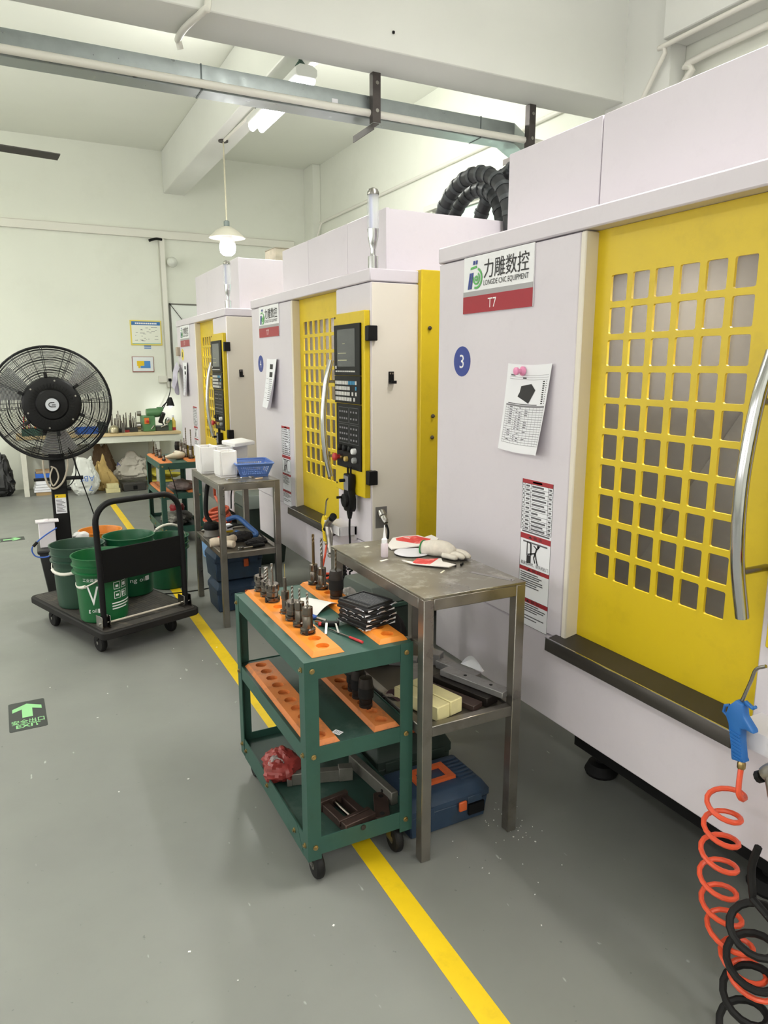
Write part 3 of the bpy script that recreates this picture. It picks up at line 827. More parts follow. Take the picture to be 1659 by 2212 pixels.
o, fn = paper_on_panel('instruction_sheet', 'printed sheet with a black part drawing held by a pink magnet', 2.115, 1.592, .245, .305, .035, rows3, None, .03)
part3(fn, o)
t = thing('push_pin', 'pink knob magnet holding the printed sheet on the nearest machine', 'magnet', (XM - .006, 2.025, 1.565))
MB().lathe([(.016, 0), (.016, .006), (.008, .012), (.008, .022), (.013, .026), (.013, .034), (.007, .037)], 16, (0, 0, 0), (0, -PI / 2, 0)).build('pin', mat('pink_plastic', (236, 150, 190), .35), t)
def rows4(ln, dk, patch):
    patch(dk, .3, .55, .1, .2); patch(dk, .3, .55, .26, .36)
    for i in range(12): patch(dk, .3, .55, .4 + .04 * i, .41 + .04 * i)
    for i in range(5): patch(ln, .05, .25, .4 + .1 * i, .404 + .1 * i)
o, fn = paper_on_panel('instruction_sheet', 'curling printed sheet below the number 4 disc', 4.87, 1.635, .25, .33, .07, rows4, None, .06)
o, fn = paper_on_panel('instruction_sheet', 'printed sheet hanging below the yellow number tag', 7.66, 1.625, .25, .33, .05, rows4, None, -.02)
t = thing('grey_cloth', 'lavender grey cloth hung beside the yellow number tag', 'cloth', (XM - .01, 7.76, 1.62))
def cl(u, v):
    return (-.02 - .03 * math.sin(u * 9) * v - .05 * v, .14 - .26 * u - .06 * v * (1 - u) + .05 * math.sin(v * 5), -.02 - .30 * v * (.6 + .4 * math.sin(u * 3.1)) + .03 * math.sin(u * 6))
MB().sheet(cl, 16, 12).build('cloth', mat('cloth_lavender', (196, 192, 206), .8), t)
t = thing('tool_clip', 'small beige block clip at the edge of the farthest machine panel', 'clip', (XM - .001, 7.80, 1.73))
MB().box(-.03, 0, -.03, .05, -.04, .05).build('clip', mat('clip_beige', (178, 164, 146), .6), t, bevel=.003)

# handwheel pendants hung on the control panels
def pendant(near, label):
    t = thing('handwheel_pendant', label, 'handwheel', (XM - .034, near + .155, .86))
    b = MB().prism([(-.034, .17), (.034, .17), (.038, .13), (.03, .085), (.046, .04), (.044, -.01), (.03, -.03), (-.03, -.03), (-.044, -.01), (-.046, .04), (-.03, .085), (-.038, .13)], .04, frame((0, 0, 0), (0, -1, 0), (0, 0, 1)))
    b.build('body', BLACK, t, bevel=.006, seg=2)
    MB().tube([(-.02, -.018, .165), (-.02, -.018, .205), (-.02, .018, .205), (-.02, .018, .165)], .006, 8).build('hanger', BLACK, t)
    MB().lathe([(.034, .04), (.036, .055), (.03, .058)], 20, (0, 0, .03), (0, -PI / 2, 0)).build('wheel', BLACKM, t)
    MB().tube([(-.05, .02, .045), (-.085, .02, .045)], .007, 8).build('crank', BLACK, t)
    MB().tube([(-.04, .014, .135), (-.07, .014, .135)], .009, 8).build('axis_knob', BLACK, t)
    MB().box(-.0412, -.04, -.028, .028, .085, .16).build('label_plate', PRINTG, t)
    MB().lathe([(.010, 0), (.016, .03), (.016, .04)], 10, (-.02, 0, -.07)).build('strain_relief', RUBBER, t)
    pts = smooth_path([(-.02, 0, -.06), (-.022, 0, -.14), (-.02, -.0, -.2), (-.016, .01, -.26)]) + helix((-.016, .012, -.27), (-.014, .015, -.36), .014, 6) + smooth_path([(-.014, .02, -.37), (-.005, .03, -.45), (.02, .04, -.6)])
    MB().tube(pts, .0055, 7).build('coil_cord', BLACK, t)
    return t
pendant(3.236, 'black handwheel control hanging below the middle machine screen panel')
pendant(5.92, 'black handwheel control hanging on the farthest machine')

# ------------------------------------------------------------------ steel tables
def make_table(label, loc):
    t = thing('steel_table', label, 'table', loc, 0, 'welded steel side tables')
    W, D, H = .38, .72, .9
    MB().box(0, W, 0, D, H - .008, H).build('table_top', STEELTOP, t, bevel=.001)
    a = .036
    r = MB()
    r.box(a, W - a, 0, .03, H - .045, H - .008); r.build('front_rail', STEEL, t, bevel=.002)
    MB().box(a, W - a, D - .03, D, H - .045, H - .008).build('back_rail', STEEL, t, bevel=.002)
    for x in (0, W - .03): MB().box(x, x + .03, a, D - a, H - .045, H - .008).build('side_rail', STEEL, t, bevel=.002)
    for x in (0, W - a):
        for y in (0, D - a): MB().box(x, x + a, y, y + a, 0, H - .008).build('leg', STEEL, t, bevel=.002)
    MB().box(.03, W - .03, .03, D - .03, .452, .46).build('shelf', mat('shelf_steel', (104, 98, 88), .42, .7, noise=.2, nscale=5, dirt=(62, 56, 48), dscale=4, damt=.6, rvar=.1), t)
    for y in (0.003, D - .033): MB().box(a, W - a, y, y + .03, .436, .472).build('shelf_rail', STEEL, t, bevel=.002)
    for x in (0.003, W - .033): MB().box(x, x + .03, a, D - a, .436, .472).build('shelf_rail', STEEL, t, bevel=.002)
    return t
T1 = (1.037, 1.768)
T2 = (1.025, 4.165)
table1 = make_table('steel table beside the green cart, holding a bottle and glove', (T1[0], T1[1], 0))
table2 = copy_tree(table1); table2.location = (T2[0], T2[1], 0); table2['label'] = 'farther steel table holding the blue basket and white foam boxes'

# ------------------------------------------------------------------ green tool carts
def make_cart(label, loc):
    t = thing('tool_cart', label, 'cart', loc, 0, 'green three-shelf tool carts')
    W, D, H = .358, .728, .7396
    MB().box(0.003, W - .003, 0.003, D - .003, H - .006, H - .001).build('top_shelf', GREENC, t)
    for nm, z0, z1, m in (('top_rail', H - .056, H, GREENC), ('middle_rail', .412, .464, GREENC), ('bottom_rail', .104, .162, GREENC)):
        MB().box(.04, W - .04, 0, .003, z0, z1).build(nm, m, t)
        MB().box(.04, W - .04, D - .003, D, z0, z1).build(nm, m, t)
        MB().box(0, .003, .04, D - .04, z0, z1).build(nm, m, t)
        MB().box(W - .003, W, .04, D - .04, z0, z1).build(nm, m, t)
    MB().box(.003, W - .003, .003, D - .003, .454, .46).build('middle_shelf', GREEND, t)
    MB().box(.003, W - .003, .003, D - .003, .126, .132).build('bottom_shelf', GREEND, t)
    bm = MB().lathe([(.0085, 0), (.0085, .003), (.005, .004), (.005, .008)], 10, (0, 0, 0), (PI / 2, 0, 0)).mesh('bolt')
    bs = MB().lathe([(.0085, 0), (.0085, .003), (.005, .004), (.005, .008)], 10, (0, 0, 0), (0, -PI / 2, 0)).mesh('bolt')
    for sx in (0, 1):
        for sy in (0, 1):
            x0, y0 = (0 if not sx else W), (0 if not sy else D)
            dx, dy = (1 if not sx else -1), (1 if not sy else -1)
            l = MB()
            pts = [(x0 - .002 * dx, y0 - .002 * dy), (x0 + .042 * dx, y0 - .002 * dy), (x0 + .042 * dx, y0 + .0015 * dy), (x0 + .0015 * dx, y0 + .0015 * dy), (x0 + .0015 * dx, y0 + .042 * dy), (x0 - .002 * dx, y0 + .042 * dy)]
            l.prism(pts, H + .001, None, .09)
            lg = l.build('leg', GREENC, t)
            for z in (H - .028, .438, .134):
                if not sy: link('bolt', bm, BRASS, lg, (x0 + .022 * dx, -.002, z))
                if not sx: link('bolt', bs, BRASS, lg, (-.002, y0 + .022 * dy, z))
            # caster
            cx, cy = x0 + .04 * dx, y0 + .045 * dy
            cs = MB().box(cx - .018, cx + .018, cy - .02, cy + .02, .098, .103)
            cs.box(cx - .018, cx - .015, cy - .012, cy + .02, .04, .1); cs.box(cx + .015, cx + .018, cy - .012, cy + .02, .04, .1)
            cs = cs.build('caster_fork', SATIN, t)
            MB().lathe([(.008, -.014), (.038, -.014), (.0435, -.009), (.045, 0), (.0435, .009), (.038, .014), (.008, .014)], 24, (cx, cy - .008, .045), (0, PI / 2, 0)).build('wheel', RUBBER, cs)
            MB().lathe([(.014, -.0155), (.014, .0155)], 12, (cx, cy - .008, .045), (0, PI / 2, 0)).build('hub', SATIN, cs)
    # sloped bottom side lips with bolts
    for x, s in ((0, 1), (W, -1)):
        MB().prism([(.04, .085), (D - .04, .085), (D - .1, .162), (.1, .162)], .0025, frame((x - .001 * s, 0, 0), (0, 1, 0), (0, 0, 1))).build('bottom_lip', GREENC, t)
    for y in (.12, .4, .66): link('bolt', bs, BRASS, t, (-.001, y, .125))
    return t
K1 = (.675, 1.83)
K2 = (1.085, 6.48)
cart1 = make_cart('green tool cart in front, loaded with tool holders', (*K1, 0))
cart2 = copy_tree(cart1); cart2.location = (*K2, 0); cart2['label'] = 'farther green tool cart in front of the workbench'

def rack_mesh(n, pitch, W, m):
    """orange strip with n round cups, long axis y"""
    mb = plate_with_holes(0, 0, n, 1, pitch, W - .02, .043, .043, .02149, 0, .014)   # x = height here
    mb.v = [(z - (W - .02) / 2, y, x) for (x, y, z) in mb.v]
    L = n * pitch; w2 = W / 2; i2 = (W - .02) / 2
    mb.add([(-w2, -.012, 0), (w2, -.012, 0), (w2, L + .012, 0), (-w2, L + .012, 0), (-i2, 0, .014), (i2, 0, .014), (i2, L, .014), (-i2, L, .014)],
           [(0, 1, 5, 4), (1, 2, 6, 5), (2, 3, 7, 6), (3, 0, 4, 7)])
    mb.add([(-w2, -.012, .001), (w2, -.012, .001), (w2, L + .012, .001), (-w2, L + .012, .001)], [(0, 1, 2, 3)])
    return mb.mesh('tool_rack', angle=30)
def rack(label, loc, n, L, W, m, rz=0.0):
    o = link('tool_rack', rack_mesh(n, (L - .024) / n, W, m), m, None, (loc[0], loc[1] + .012, loc[2]), rz)
    return tag(o, label, 'tool rack', 'orange tool holder racks')
ZT1 = .7085
before_load = set(bpy.data.objects)
rack('clean orange rack on the near cart top holding seven tool holders', (.790, 1.925, ZT1), 10, .722, .108, ORANGE)
rack('orange rack on the near cart top under the stack of black trays', (1.018, 1.925, ZT1), 10, .722, .104, ORANGE)
rack('empty grimy orange rack on the middle shelf of the near cart', (.766, 1.908, .42), 10, .70, .104, ORANGED, .0)
rack('grimy orange rack on the middle shelf with three black drill chucks', (.985, 1.908, .42), 10, .70, .094, ORANGED)
rack('orange rack on the farther cart top, left side', (1.165, 6.78, ZT1), 10, .722, .108, ORANGED)
rack('orange rack on the farther cart top, right side', (1.41, 6.78, ZT1), 10, .722, .104, ORANGED)
rack('orange rack on the farther cart middle shelf, left side', (1.165, 6.78, .42), 10, .722, .104, ORANGED)
rack('orange rack on the farther cart middle shelf, right side', (1.40, 6.78, .42), 10, .722, .104, ORANGED)

# ------------------------------------------------------------------ tool holders
def bit(r, z0, z1, flute_from, twist=9.0, lobes=2):
    """drill or end mill: plain shank then twisted flutes"""
    m = MB(); n = 12
    def sec(z, fl, a):
        o = []
        for k in range(n):
            th = 2 * PI * k / n
            rr = r if not fl else r * (.62 + .38 * abs(math.cos(th * lobes / 2)) ** .7)
            o.append((rr * math.cos(th + a), rr * math.sin(th + a), z))
        return o
    rings = []
    rings.append(sec(z0, False, 0)); rings.append(sec(flute_from, False, 0))
    N = max(6, int((z1 - flute_from) / .0035)); 
    for i in range(N + 1):
        z = flute_from + (z1 - flute_from) * i / N
        rings.append(sec(z, True, twist * (z - flute_from) / .1 * 3))
    b = 0
    for rg in rings: m.v += rg
    for i in range(len(rings) - 1):
        for k in range(n):
            l = (k + 1) % n
            m.f.append((i * n + k, i * n + l, (i + 1) * n + l, (i + 1) * n + k))
    m.f.append(tuple((len(rings) - 1) * n + k for k in range(n)))
    return m
PROF = {
    'collet': [(.016, 0), (.0235, 0), (.0235, .006), (.020, .008), (.020, .011), (.0235, .013), (.0235, .019), (.017, .021), (.019, .023), (.019, .036), (.0175, .038), (.0225, .041), (.0225, .060), (.020, .064), (.008, .064)],
    'slim': [(.018, 0), (.0245, 0), (.0245, .007), (.020, .009), (.020, .012), (.0245, .014), (.0245, .020), (.0165, .023), (.0165, .058), (.0155, .060), (.0155, .064), (.0168, .066), (.0168, .090), (.010, .092), (.005, .092)],
    'thin': [(.015, 0), (.019, 0), (.019, .005), (.016, .007), (.019, .012), (.019, .016), (.0125, .019), (.0125, .055), (.0145, .058), (.0145, .086), (.010, .088), (.006, .088), (.0055, .135)],
    'chuck': [(.019, 0), (.024, .0), (.024, .012), (.021, .014), (.0235, .018), (.024, .034), (.026, .037), (.0275, .06), (.027, .082), (.0265, .084), (.0255, .098), (.0225, .112), (.010, .114)],
}
NUTCUT = mat('holder_groove', (38, 34, 32), .6, .3)
def holder(kind, label, loc, tool=None, m=None, tm=None, scale=1.0, group='tool holders on the near cart'):
    t = thing('tool_holder', label, 'tool holder', loc, random.uniform(0, 3), group)
    mm = m or TOOLST
    P = [(r * scale, z * scale) for r, z in PROF[kind]]
    MB().lathe(P, 22).build('holder_body', mm, t, angle=30)
    if kind == 'collet':
        nt = MB()
        for k in range(8):
            a = 2 * PI * k / 8
            nt.obox((.0222 * scale * math.cos(a), .0222 * scale * math.sin(a), .056 * scale), (.003, .005, .014), (0, 0, a))
        stuff(nt.build('nut_slots', NUTCUT, t))
    if kind in ('collet', 'slim'):
        kk = MB()
        for a in (0.5, 0.5 + PI): kk.obox((.022 * scale * math.cos(a), .022 * scale * math.sin(a), .010 * scale), (.006, .009, .02), (0, 0, a))
        stuff(kk.build('drive_slots', NUTCUT, t))
    if kind == 'chuck':
        MB().lathe([(.0282 * scale, .04 * scale), (.0285 * scale, .05 * scale), (.0282 * scale, .078 * scale)], 24, cap=False).build('grip_sleeve', BLACKM, t)
    if tool:
        r, h, fl, tw, lob = tool
        z0 = P[-1][1] - .01
        bit(r, z0, P[-1][1] + h, P[-1][1] + fl, tw, lob).build('cutter', tm or SATIN, t, angle=60)
    return t
random.seed(11)
zr = ZT1 + .010
HL = [(2.604, 'collet', (.0045, .03, .02, 3, 2), 'rearmost holder on the left rack with a short dark stub', TOOLDK, 1.05),
      (2.531, 'collet', (.0095, .052, .0, 4, 4), 'holder on the left rack with the thick fluted end mill', SATIN, 1.02),
      (2.458, 'collet', (.0055, .075, .045, 5, 2), 'widest collet holder on the left rack with a slender end mill', SATIN, 1.16),
      (2.312, 'thin', (.0014, .05, .05, 0, 2), 'slim stepped holder with a fine needle tool', mat('needle_gold', (206, 188, 130), .3, 1), 1.0),
      (2.239, 'collet', (.0052, .052, .008, 7, 2), 'collet holder on the left rack with a medium twist drill', SATIN, 1.12),
      (2.168, 'slim', (.0042, .045, .004, 8, 2), 'second holder from the front of the left rack, thin drill', SATIN, .98),
      (2.094, 'slim', (.0046, .045, .004, 8, 2), 'frontmost holder on the left rack with a thin twist drill', SATIN, 1.04)]
for y, k, tl_, lb, tm, sc_ in HL: holder(k, lb, (.788, y, zr), tl_, None, tm, sc_)
holder('slim', 'rear holder with the long gold-tipped drill', (1.004, 2.588, zr), (.0056, .122, .09, 6, 2), None, mat('gold_drill', (120, 100, 70), .3, .9), .96)
holder('slim', 'holder with the long silver twist drill beside the gold one', (1.010, 2.516, zr), (.0056, .118, .048, 6, 2), None, SATIN, 1.0)
holder('chuck', 'black drill chuck with a tall drill on the near cart top', (1.016, 2.389, zr), (.0042, .078, .0, 6, 2), TOOLDK, mat('drill_dark', (110, 100, 84), .3, .9), 1.0)
for y, x, lb, tl_, sc_ in ((2.196, .997, 'rearmost of three black chucks on the middle shelf', None, .9), (2.135, .988, 'middle black chuck on the middle shelf of the near cart', None, .96), (2.062, .982, 'front black chuck with a needle on the middle shelf', (.0012, .022, .02, 0, 2), .96)):
    holder('chuck', lb, (x, y, .431), tl_, TOOLDK, TOOLDK, sc_)

# ------------------------------------------------------------------ other things on the near cart
t = thing('paper_sheet', 'curled off-white paper sheet lying between the two racks', 'paper', (.905, 2.36, ZT1))
MB().sheet(lambda u, v: (-.06 + .12 * u, -.075 + .15 * v, .004 + .022 * math.sin(u * 2.6) * (1 - .4 * v)), 10, 6).build('sheet', mat('paper_offwhite', (214, 212, 206), .7), t, rz=.5)
TR0 = (1.005, 2.105)
TRAYM = mat('black_tray', (30, 30, 31), .5)
def tray(k, z, label, top):
    random.seed(40 + k)
    t = thing('plastic_tray', label, 'tray', (TR0[0] + random.uniform(-.004, .004), TR0[1] + random.uniform(-.004, .004), z), .30 + random.uniform(-.05, .05), 'black trays stacked on the near cart')
    w2, d2 = .063, .074
    b = MB().box(-w2, w2, -d2, d2, 0, .009)
    b.build('tray_body', TRAYM, t, bevel=.0015)
    rm = MB()
    rm.box(-w2 + .004, w2 - .004, -d2 + .004, -d2 + .010, .009, .016); rm.box(-w2 + .004, w2 - .004, d2 - .010, d2 - .004, .009, .016)
    rm.box(-w2 + .004, -w2 + .010, -d2 + .010, d2 - .010, .009, .016); rm.box(w2 - .010, w2 - .004, -d2 + .010, d2 - .010, .009, .016)
    rm.build('rim', TRAYM, t)
    if top:
        g = MB()
        for i in range(13): g.box(-.028 + .0062 * i, -.0268 + .0062 * i, -.06, .06, .009, .0135)
        for i in range(15): g.box(-.028, .0476, -.06 + .0086 * i, -.0588 + .0086 * i, .009, .0132)
        stuff(g.build('mesh_grid', mat('tray_mesh', (96, 97, 99), .45), t))
        g = MB()
        for i in range(7): g.box(-.046, -.040, -.05 + .014 * i, -.043 + .014 * i, .009, .0125)
        stuff(g.build('clips', TRAYM, t))
    s = MB()
    for q in range(5):
        if random.random() < .5:
            a = random.uniform(-d2, d2 - .02); s.sheet(lambda u, v: (-w2 - .002 - .006 * v, a + .028 * u, .0005 + .008 * v * math.sin(u * 3)), 3, 2)
        else:
            a = random.uniform(-w2, w2 - .02); s.sheet(lambda u, v: (a + .032 * u, -d2 - .002 - .006 * v, .0005 + .008 * v * math.sin(u * 3)), 3, 2)
    for (sx, sy) in ((-1, -1), (1, -1)):
        s.sheet(lambda u, v: (sx * (w2 + .003 - .03 * u), sy * (d2 + .004 * (1 - u)), .0005 + .007 * v * (1 - u)), 3, 2)
    stuff(s.build('paper_scraps', PAPER, t))
    return t
for k in range(5):
    tray(k, ZT1 + .0145 + .0165 * k, ['lowest black plastic tray of the stack on the near cart', 'second black tray from the bottom of the stack', 'middle black tray of the stack of five', 'black tray just below the meshed top one', 'topmost black tray with a fine mesh face'][k], k == 4)
# hex keys, screwdriver, blue handle
t = thing('hex_key_set', 'folding hex key set with black case lying on the near cart', 'hex keys', (.893, 2.155, ZT1), -.5)
MB().box(-.03, .03, -.012, .012, .0, .016).build('case', BLACK, t, bevel=.003)
MB().bar((-.012, -.005, .012), (-.005, -.095, .004), .008, .008).build('hex_key', SATIN, t)
MB().bar((.018, -.005, .012), (.036, -.08, .004), .006, .006).build('hex_key', SATIN, t)
MB().bar((-.03, .004, .012), (-.055, .03, .006), .006, .006).build('hex_key', SATIN, t)
MB().tube([(-.03, -.002, .008), (-.04, -.006, .008)], .007, 8).build('red_end', mat('red_plastic', (196, 52, 56), .45), t)
t = thing('scriber', 'thin scriber with a red handle on the near cart', 'scriber', (.905, 2.02, ZT1 + .005), .0)
MB().tube([(-.03, .10, .0), (.0, .0, .0)], .0025, 8).build('shaft', SATIN, t)
MB().tube([(.0, .0, 0), (.018, -.06, 0)], [.004, .0045], 8).build('handle', MATS['red_plastic'], t)
t = thing('pliers', 'small pliers with blue grips behind the front tool holders', 'pliers', (.872, 2.235, ZT1), .4)
MB().tube(smooth_path([(-.01, .07, .006), (-.005, .03, .007), (.0, .0, .007)]), .006, 8).build('grip', mat('blue_grip', (44, 88, 168), .45), t)
MB().tube(smooth_path([(.014, .07, .006), (.01, .03, .007), (.003, .0, .007)]), .006, 8).build('grip', MATS['blue_grip'], t)
MB().bar((.002, .0, .007), (.004, -.045, .006), .012, .008).build('jaw', SATIN, t, bevel=.002)
t = thing('paper_label', 'small white printed label on the cart middle shelf', 'label', (.832, 1.962, .4205), .5)
MB().box(-.012, .012, -.016, .016, 0, .0006).build('label_sheet', PAPER, t)
pr = MB()
for i in range(4): pr.box(-.008, .008, -.011 + .006 * i, -.009 + .006 * i, .0006, .0008)
stuff(pr.build('print_lines', PRINTG, t))
# bottom shelf
ZB = .0805
t = thing('plastic_bag', 'crumpled translucent red plastic bag on the cart bottom shelf', 'bag', (.765, 2.34, ZB))
def crumple(c, r, seed, amp=.18, nu=36, nv=22, flat=True):
    random.seed(seed); ph = [random.uniform(0, 6.28) for _ in range(12)]
    m = MB().sphere((0, 0, 0), 1.0, nu, nv); out = []
    for (x, y, z) in m.v:
        d = 1 + amp * (math.sin(3 * x + ph[0]) * math.sin(4 * y + ph[1]) + .7 * abs(math.sin(7 * x + 5 * z + ph[2])) * abs(math.sin(6 * y + ph[3])) + .45 * abs(math.sin(13 * z + 9 * x + ph[4])) - .4 + .4 * abs(math.sin(17 * y + 11 * x + ph[5])) - .2)
        zz = z * d
        if flat: zz = max(zz, -.72)
        out.append((c[0] + r[0] * x * d, c[1] + r[1] * y * d, c[2] + r[2] * zz))
    m.v = out
    return m
crumple((0, 0, .040), (.07, .08, .052), 4, .2).build('bag', mat('red_film', (150, 58, 54), .4, noise=.25, nscale=20), t, angle=25)
crumple((-.03, -.02, .058), (.03, .03, .03), 7, .2, 20, 12, False).build('paper_inside', mat('grey_inside', (150, 138, 136), .7), t, angle=25)
IRON = mat('rusty_iron', (74, 58, 52), .5, .55, noise=.25, nscale=18, dirt=(40, 32, 30), dscale=12, damt=.6)
CAST = mat('grey_iron', (126, 124, 116), .5, .5, noise=.2, nscale=14, dirt=(80, 78, 70), dscale=10, damt=.5)
t = thing('vise_jaw', 'grey steel jaw bar lying across the cart bottom shelf', 'steel block', (.885, 2.235, ZB), -.30)
MB().box(-.12, .10, -.016, .016, 0, .045).build('bar', CAST, t, bevel=.002)
MB().box(.06, .112, -.019, .019, 0, .052).build('end_block', CAST, t, bevel=.002)
MB().box(-.13, -.11, -.02, .02, 0, .03).build('end_block', CAST, t, bevel=.002)
t = thing('clamp_bar', 'long grey clamp bar leaning on the right lip of the cart tray', 'steel block', (1.04, 2.13, ZB), .10)
MB().box(-.016, .012, -.15, .15, 0, .05).build('bar', CAST, t, bevel=.003)
MB().lathe([(.006, 0), (.006, .002)], 12, (-.0165, -.09, .028), (0, -PI / 2, 0)).build('hole', BLACKM, t)
t = thing('machine_vise', 'small rusty machine vise on the cart bottom shelf', 'vise', (.875, 1.99, ZB), .16)
MB().box(-.055, .055, .075, .095, 0, .04).build('back_jaw', IRON, t, bevel=.002)
MB().box(-.052, -.026, -.06, .075, 0, .03).build('rail', IRON, t, bevel=.002)
MB().box(.026, .052, -.06, .075, 0, .03).build('rail', IRON, t, bevel=.002)
MB().box(-.06, .06, -.085, -.055, 0, .042).build('front_jaw', IRON, t, bevel=.002)
MB().box(-.062, .062, -.05, -.035, .018, .04).build('moving_jaw', IRON, t, bevel=.002)
MB().tube([(0, -.1, .02), (0, .08, .02)], .009, 12).build('screw', TOOLST, t)
t = thing('clamp_plate', 'rusty brown clamp plate with two holes beside the small vise', 'steel block', (.998, 1.975, ZB), -.42)
MB().prism(rrect(.052, .15, .01), .022).build('plate', IRON, t, bevel=.002)
for y in (-.05, .05): MB().lathe([(.009, .022), (.009, .0228)], 14, (0, y, 0)).build('hole', BLACKM, t)

# seat the load on the two carts
SC = .9655
def seat(o, far):
    z = o.location.z
    lift = .0301 if z > .6 else (.040 if z > .3 else .0517)
    if far: o.location = (o.location.x * .985, o.location.y * .9586, z + lift)
    else:
        o.location = (o.location.x * SC, o.location.y * SC, HC - (HC - z) * SC)
        o.scale = (SC, SC, SC)
for o in set(bpy.data.objects) - before_load:
    if o.parent is None and o.type in ('MESH', 'EMPTY'): seat(o, o.location.y > 5)
# ------------------------------------------------------------------ on the near table
ZA = .9
t = thing('dropper_bottle', 'small translucent squeeze bottle with a needle nozzle', 'bottle', (1.150, 2.25, ZA))
FR = mat('frosted_plastic', (232, 218, 224), .35, alpha=.85)
MB().lathe([(.0125, 0), (.0135, .003), (.0135, .046), (.009, .054)], 20).build('bottle_body', FR, t)
MB().lathe([(.0105, .052), (.0105, .066), (.006, .07), (.003, .095), (.0012, .118)], 16).build('nozzle', mat('nozzle_white', (244, 244, 246), .35), t)
t = thing('paper_disc', 'round white paper disc lying on the near steel table', 'paper', (1.262, 2.245, ZA))
MB().lathe([(.066, .004), (.066, .0055)], 32).build('disc', mat('disc_white', (234, 232, 238), .6), t)
CARD = mat('torn_card_white', (238, 232, 226), .75)
CRED = mat('torn_card_red', (224, 66, 62), .6, noise=.12, nscale=30, dirt=(244, 220, 214), dscale=26, damt=.6)
def scrap(name, label, loc, rz, poly, red, curlx, th=.004, tilt=0):
    t = thing(name, label, 'cardboard', loc, rz, 'torn cardboard scraps')
    xs_ = [p[0] for p in poly]; x0_, x1_ = min(xs_), max(xs_)
    def zf(x, y): return .006 + curlx * ((x - x0_) / (x1_ - x0_)) ** 2 + tilt * (y + .06)
    a = MB().prism(poly, .0, None, -th); a.v = [(x, y, z + zf(x, y)) for x, y, z in a.v]; a.build('card', CARD, t)
    b = MB().prism(red, .0012, None, .0004); b.v = [(x, y, z + zf(x, y)) for x, y, z in b.v]; b.build('red_print', CRED, t)
    return t
scrap('cardboard_scrap', 'larger torn red and white cardboard scrap behind the glove', (1.32, 2.345, ZA), -.35,
      [(-.09, -.06), (.06, -.055), (.10, -.02), (.08, .03), (.05, .02), (.03, .05), (-.03, .06), (-.07, .05), (-.1, -.02)],
      [(-.06, -.04), (.05, -.04), (.07, -.01), (.05, .01), (.02, .045), (-.03, .05), (-.06, .04)], .02, .004, .14)
scrap('cardboard_scrap', 'smaller torn red and white cardboard scrap in front of the glove', (1.232, 2.085, ZA), -.55,
      [(-.09, .03), (-.05, .01), (-.03, .055), (.0, .04), (.05, .05), (.055, .01), (.1, -.03), (.075, -.055), (.0, -.03), (-.05, -.012)],
      [(-.05, .0), (-.035, .05), (-.005, .04), (.04, .045), (.01, -.028), (-.04, -.012)], .006, .003, .02)
# knitted glove: one continuous surface
def glove(label, loc, rz):
    t = thing('work_glove', label, 'glove', loc, rz)
    G = mat('glove_knit', (226, 218, 206), .9, noise=.1, nscale=60, bump=.4)
    b = MB().tube(smooth_path([(-.085, .005, .022), (-.06, .005, .024), (-.03, .0, .027), (.0, .0, .027), (.03, -.004, .022), (.045, -.006, .018)], 3),
                  [.026, .027, .028, .029, .030, .031, .032, .032, .031, .030, .029, .027, .024, .021, .018, .014], 16)
    for i, (p, r) in enumerate(((((.02, .022, .018), (.06, .02, .016), (.092, .008, .012)), .0105), (((.025, .006, .022), (.07, .004, .018), (.105, -.008, .012)), .0115), (((.02, -.012, .02), (.06, -.016, .016), (.09, -.022, .012)), .011), (((.01, -.028, .014), (.045, -.034, .013), (.07, -.036, .011)), .0095), (((-.04, .02, .016), (-.01, .038, .014), (.025, .04, .012)), .0115))):
        s = smooth_path(p, 4); n = len(s)
        b.tube(s, [r * (1.05 if k < n - 2 else (.9 if k == n - 2 else .5)) for k in range(n)], 10)
    b.v = [(x, y * 1.15, max(.001, z)) for x, y, z in b.v]
    b.build('glove', G, t, angle=70)
    MB().tube([(-.0855, .005 + .0315 * math.cos(a), max(.002, .022 + .0268 * math.sin(a))) for a in [i * PI / 9 for i in range(18)]], .0028, 6, closed=True).build('cuff_edge', mat('cuff_green', (52, 132, 74), .9), t)
    return t
glove('cream knitted glove with a green cuff on the near table', (1.345, 2.155, ZA), -.95)
t = thing('steel_ruler', 'short steel ruler on the right side of the near table', 'ruler', (1.352, 1.865, ZA), -1.13)
MB().box(-.08, .08, -.009, .009, 0, .0012).build('blade', SATIN, t)
MB().lathe([(.003, .0012), (.003, .0014)], 10, (.072, 0, 0)).build('hang_hole', BLACKM, t)
for (x, y, rz, sx, sy, lb) in ((1.155, 2.41, .2, .02, .012, 'tiny cream paper slip near the far corner of the near table'), (1.125, 2.205, .3, .034, .010, 'cream paper slip in front of the dropper bottle'), (1.235, 1.985, -.9, .006, .034, 'thin white sliver on the near table in front of the torn cards')):
    tag(MB().box(-sx / 2, sx / 2, -sy / 2, sy / 2, 0, .001).build('paper_slip', mat('slip_cream', (236, 232, 214), .7), None, loc=(x, y, ZA), rz=rz), lb, 'paper', 'small slips on the near table')
random.seed(3)
bb = MB()
for i in range(6): bb.obox((random.uniform(-.02, .02), random.uniform(-.012, .012), .003), (.007, .005, .005), (random.uniform(0, 2), random.uniform(0, 2), random.uniform(0, 2)))
stuff(tag(bb.build('plastic_crumbs', BLACK, None, loc=(1.325, 2.03, ZA + .001)), 'small black plastic crumbs beside the glove fingers', 'crumbs'))
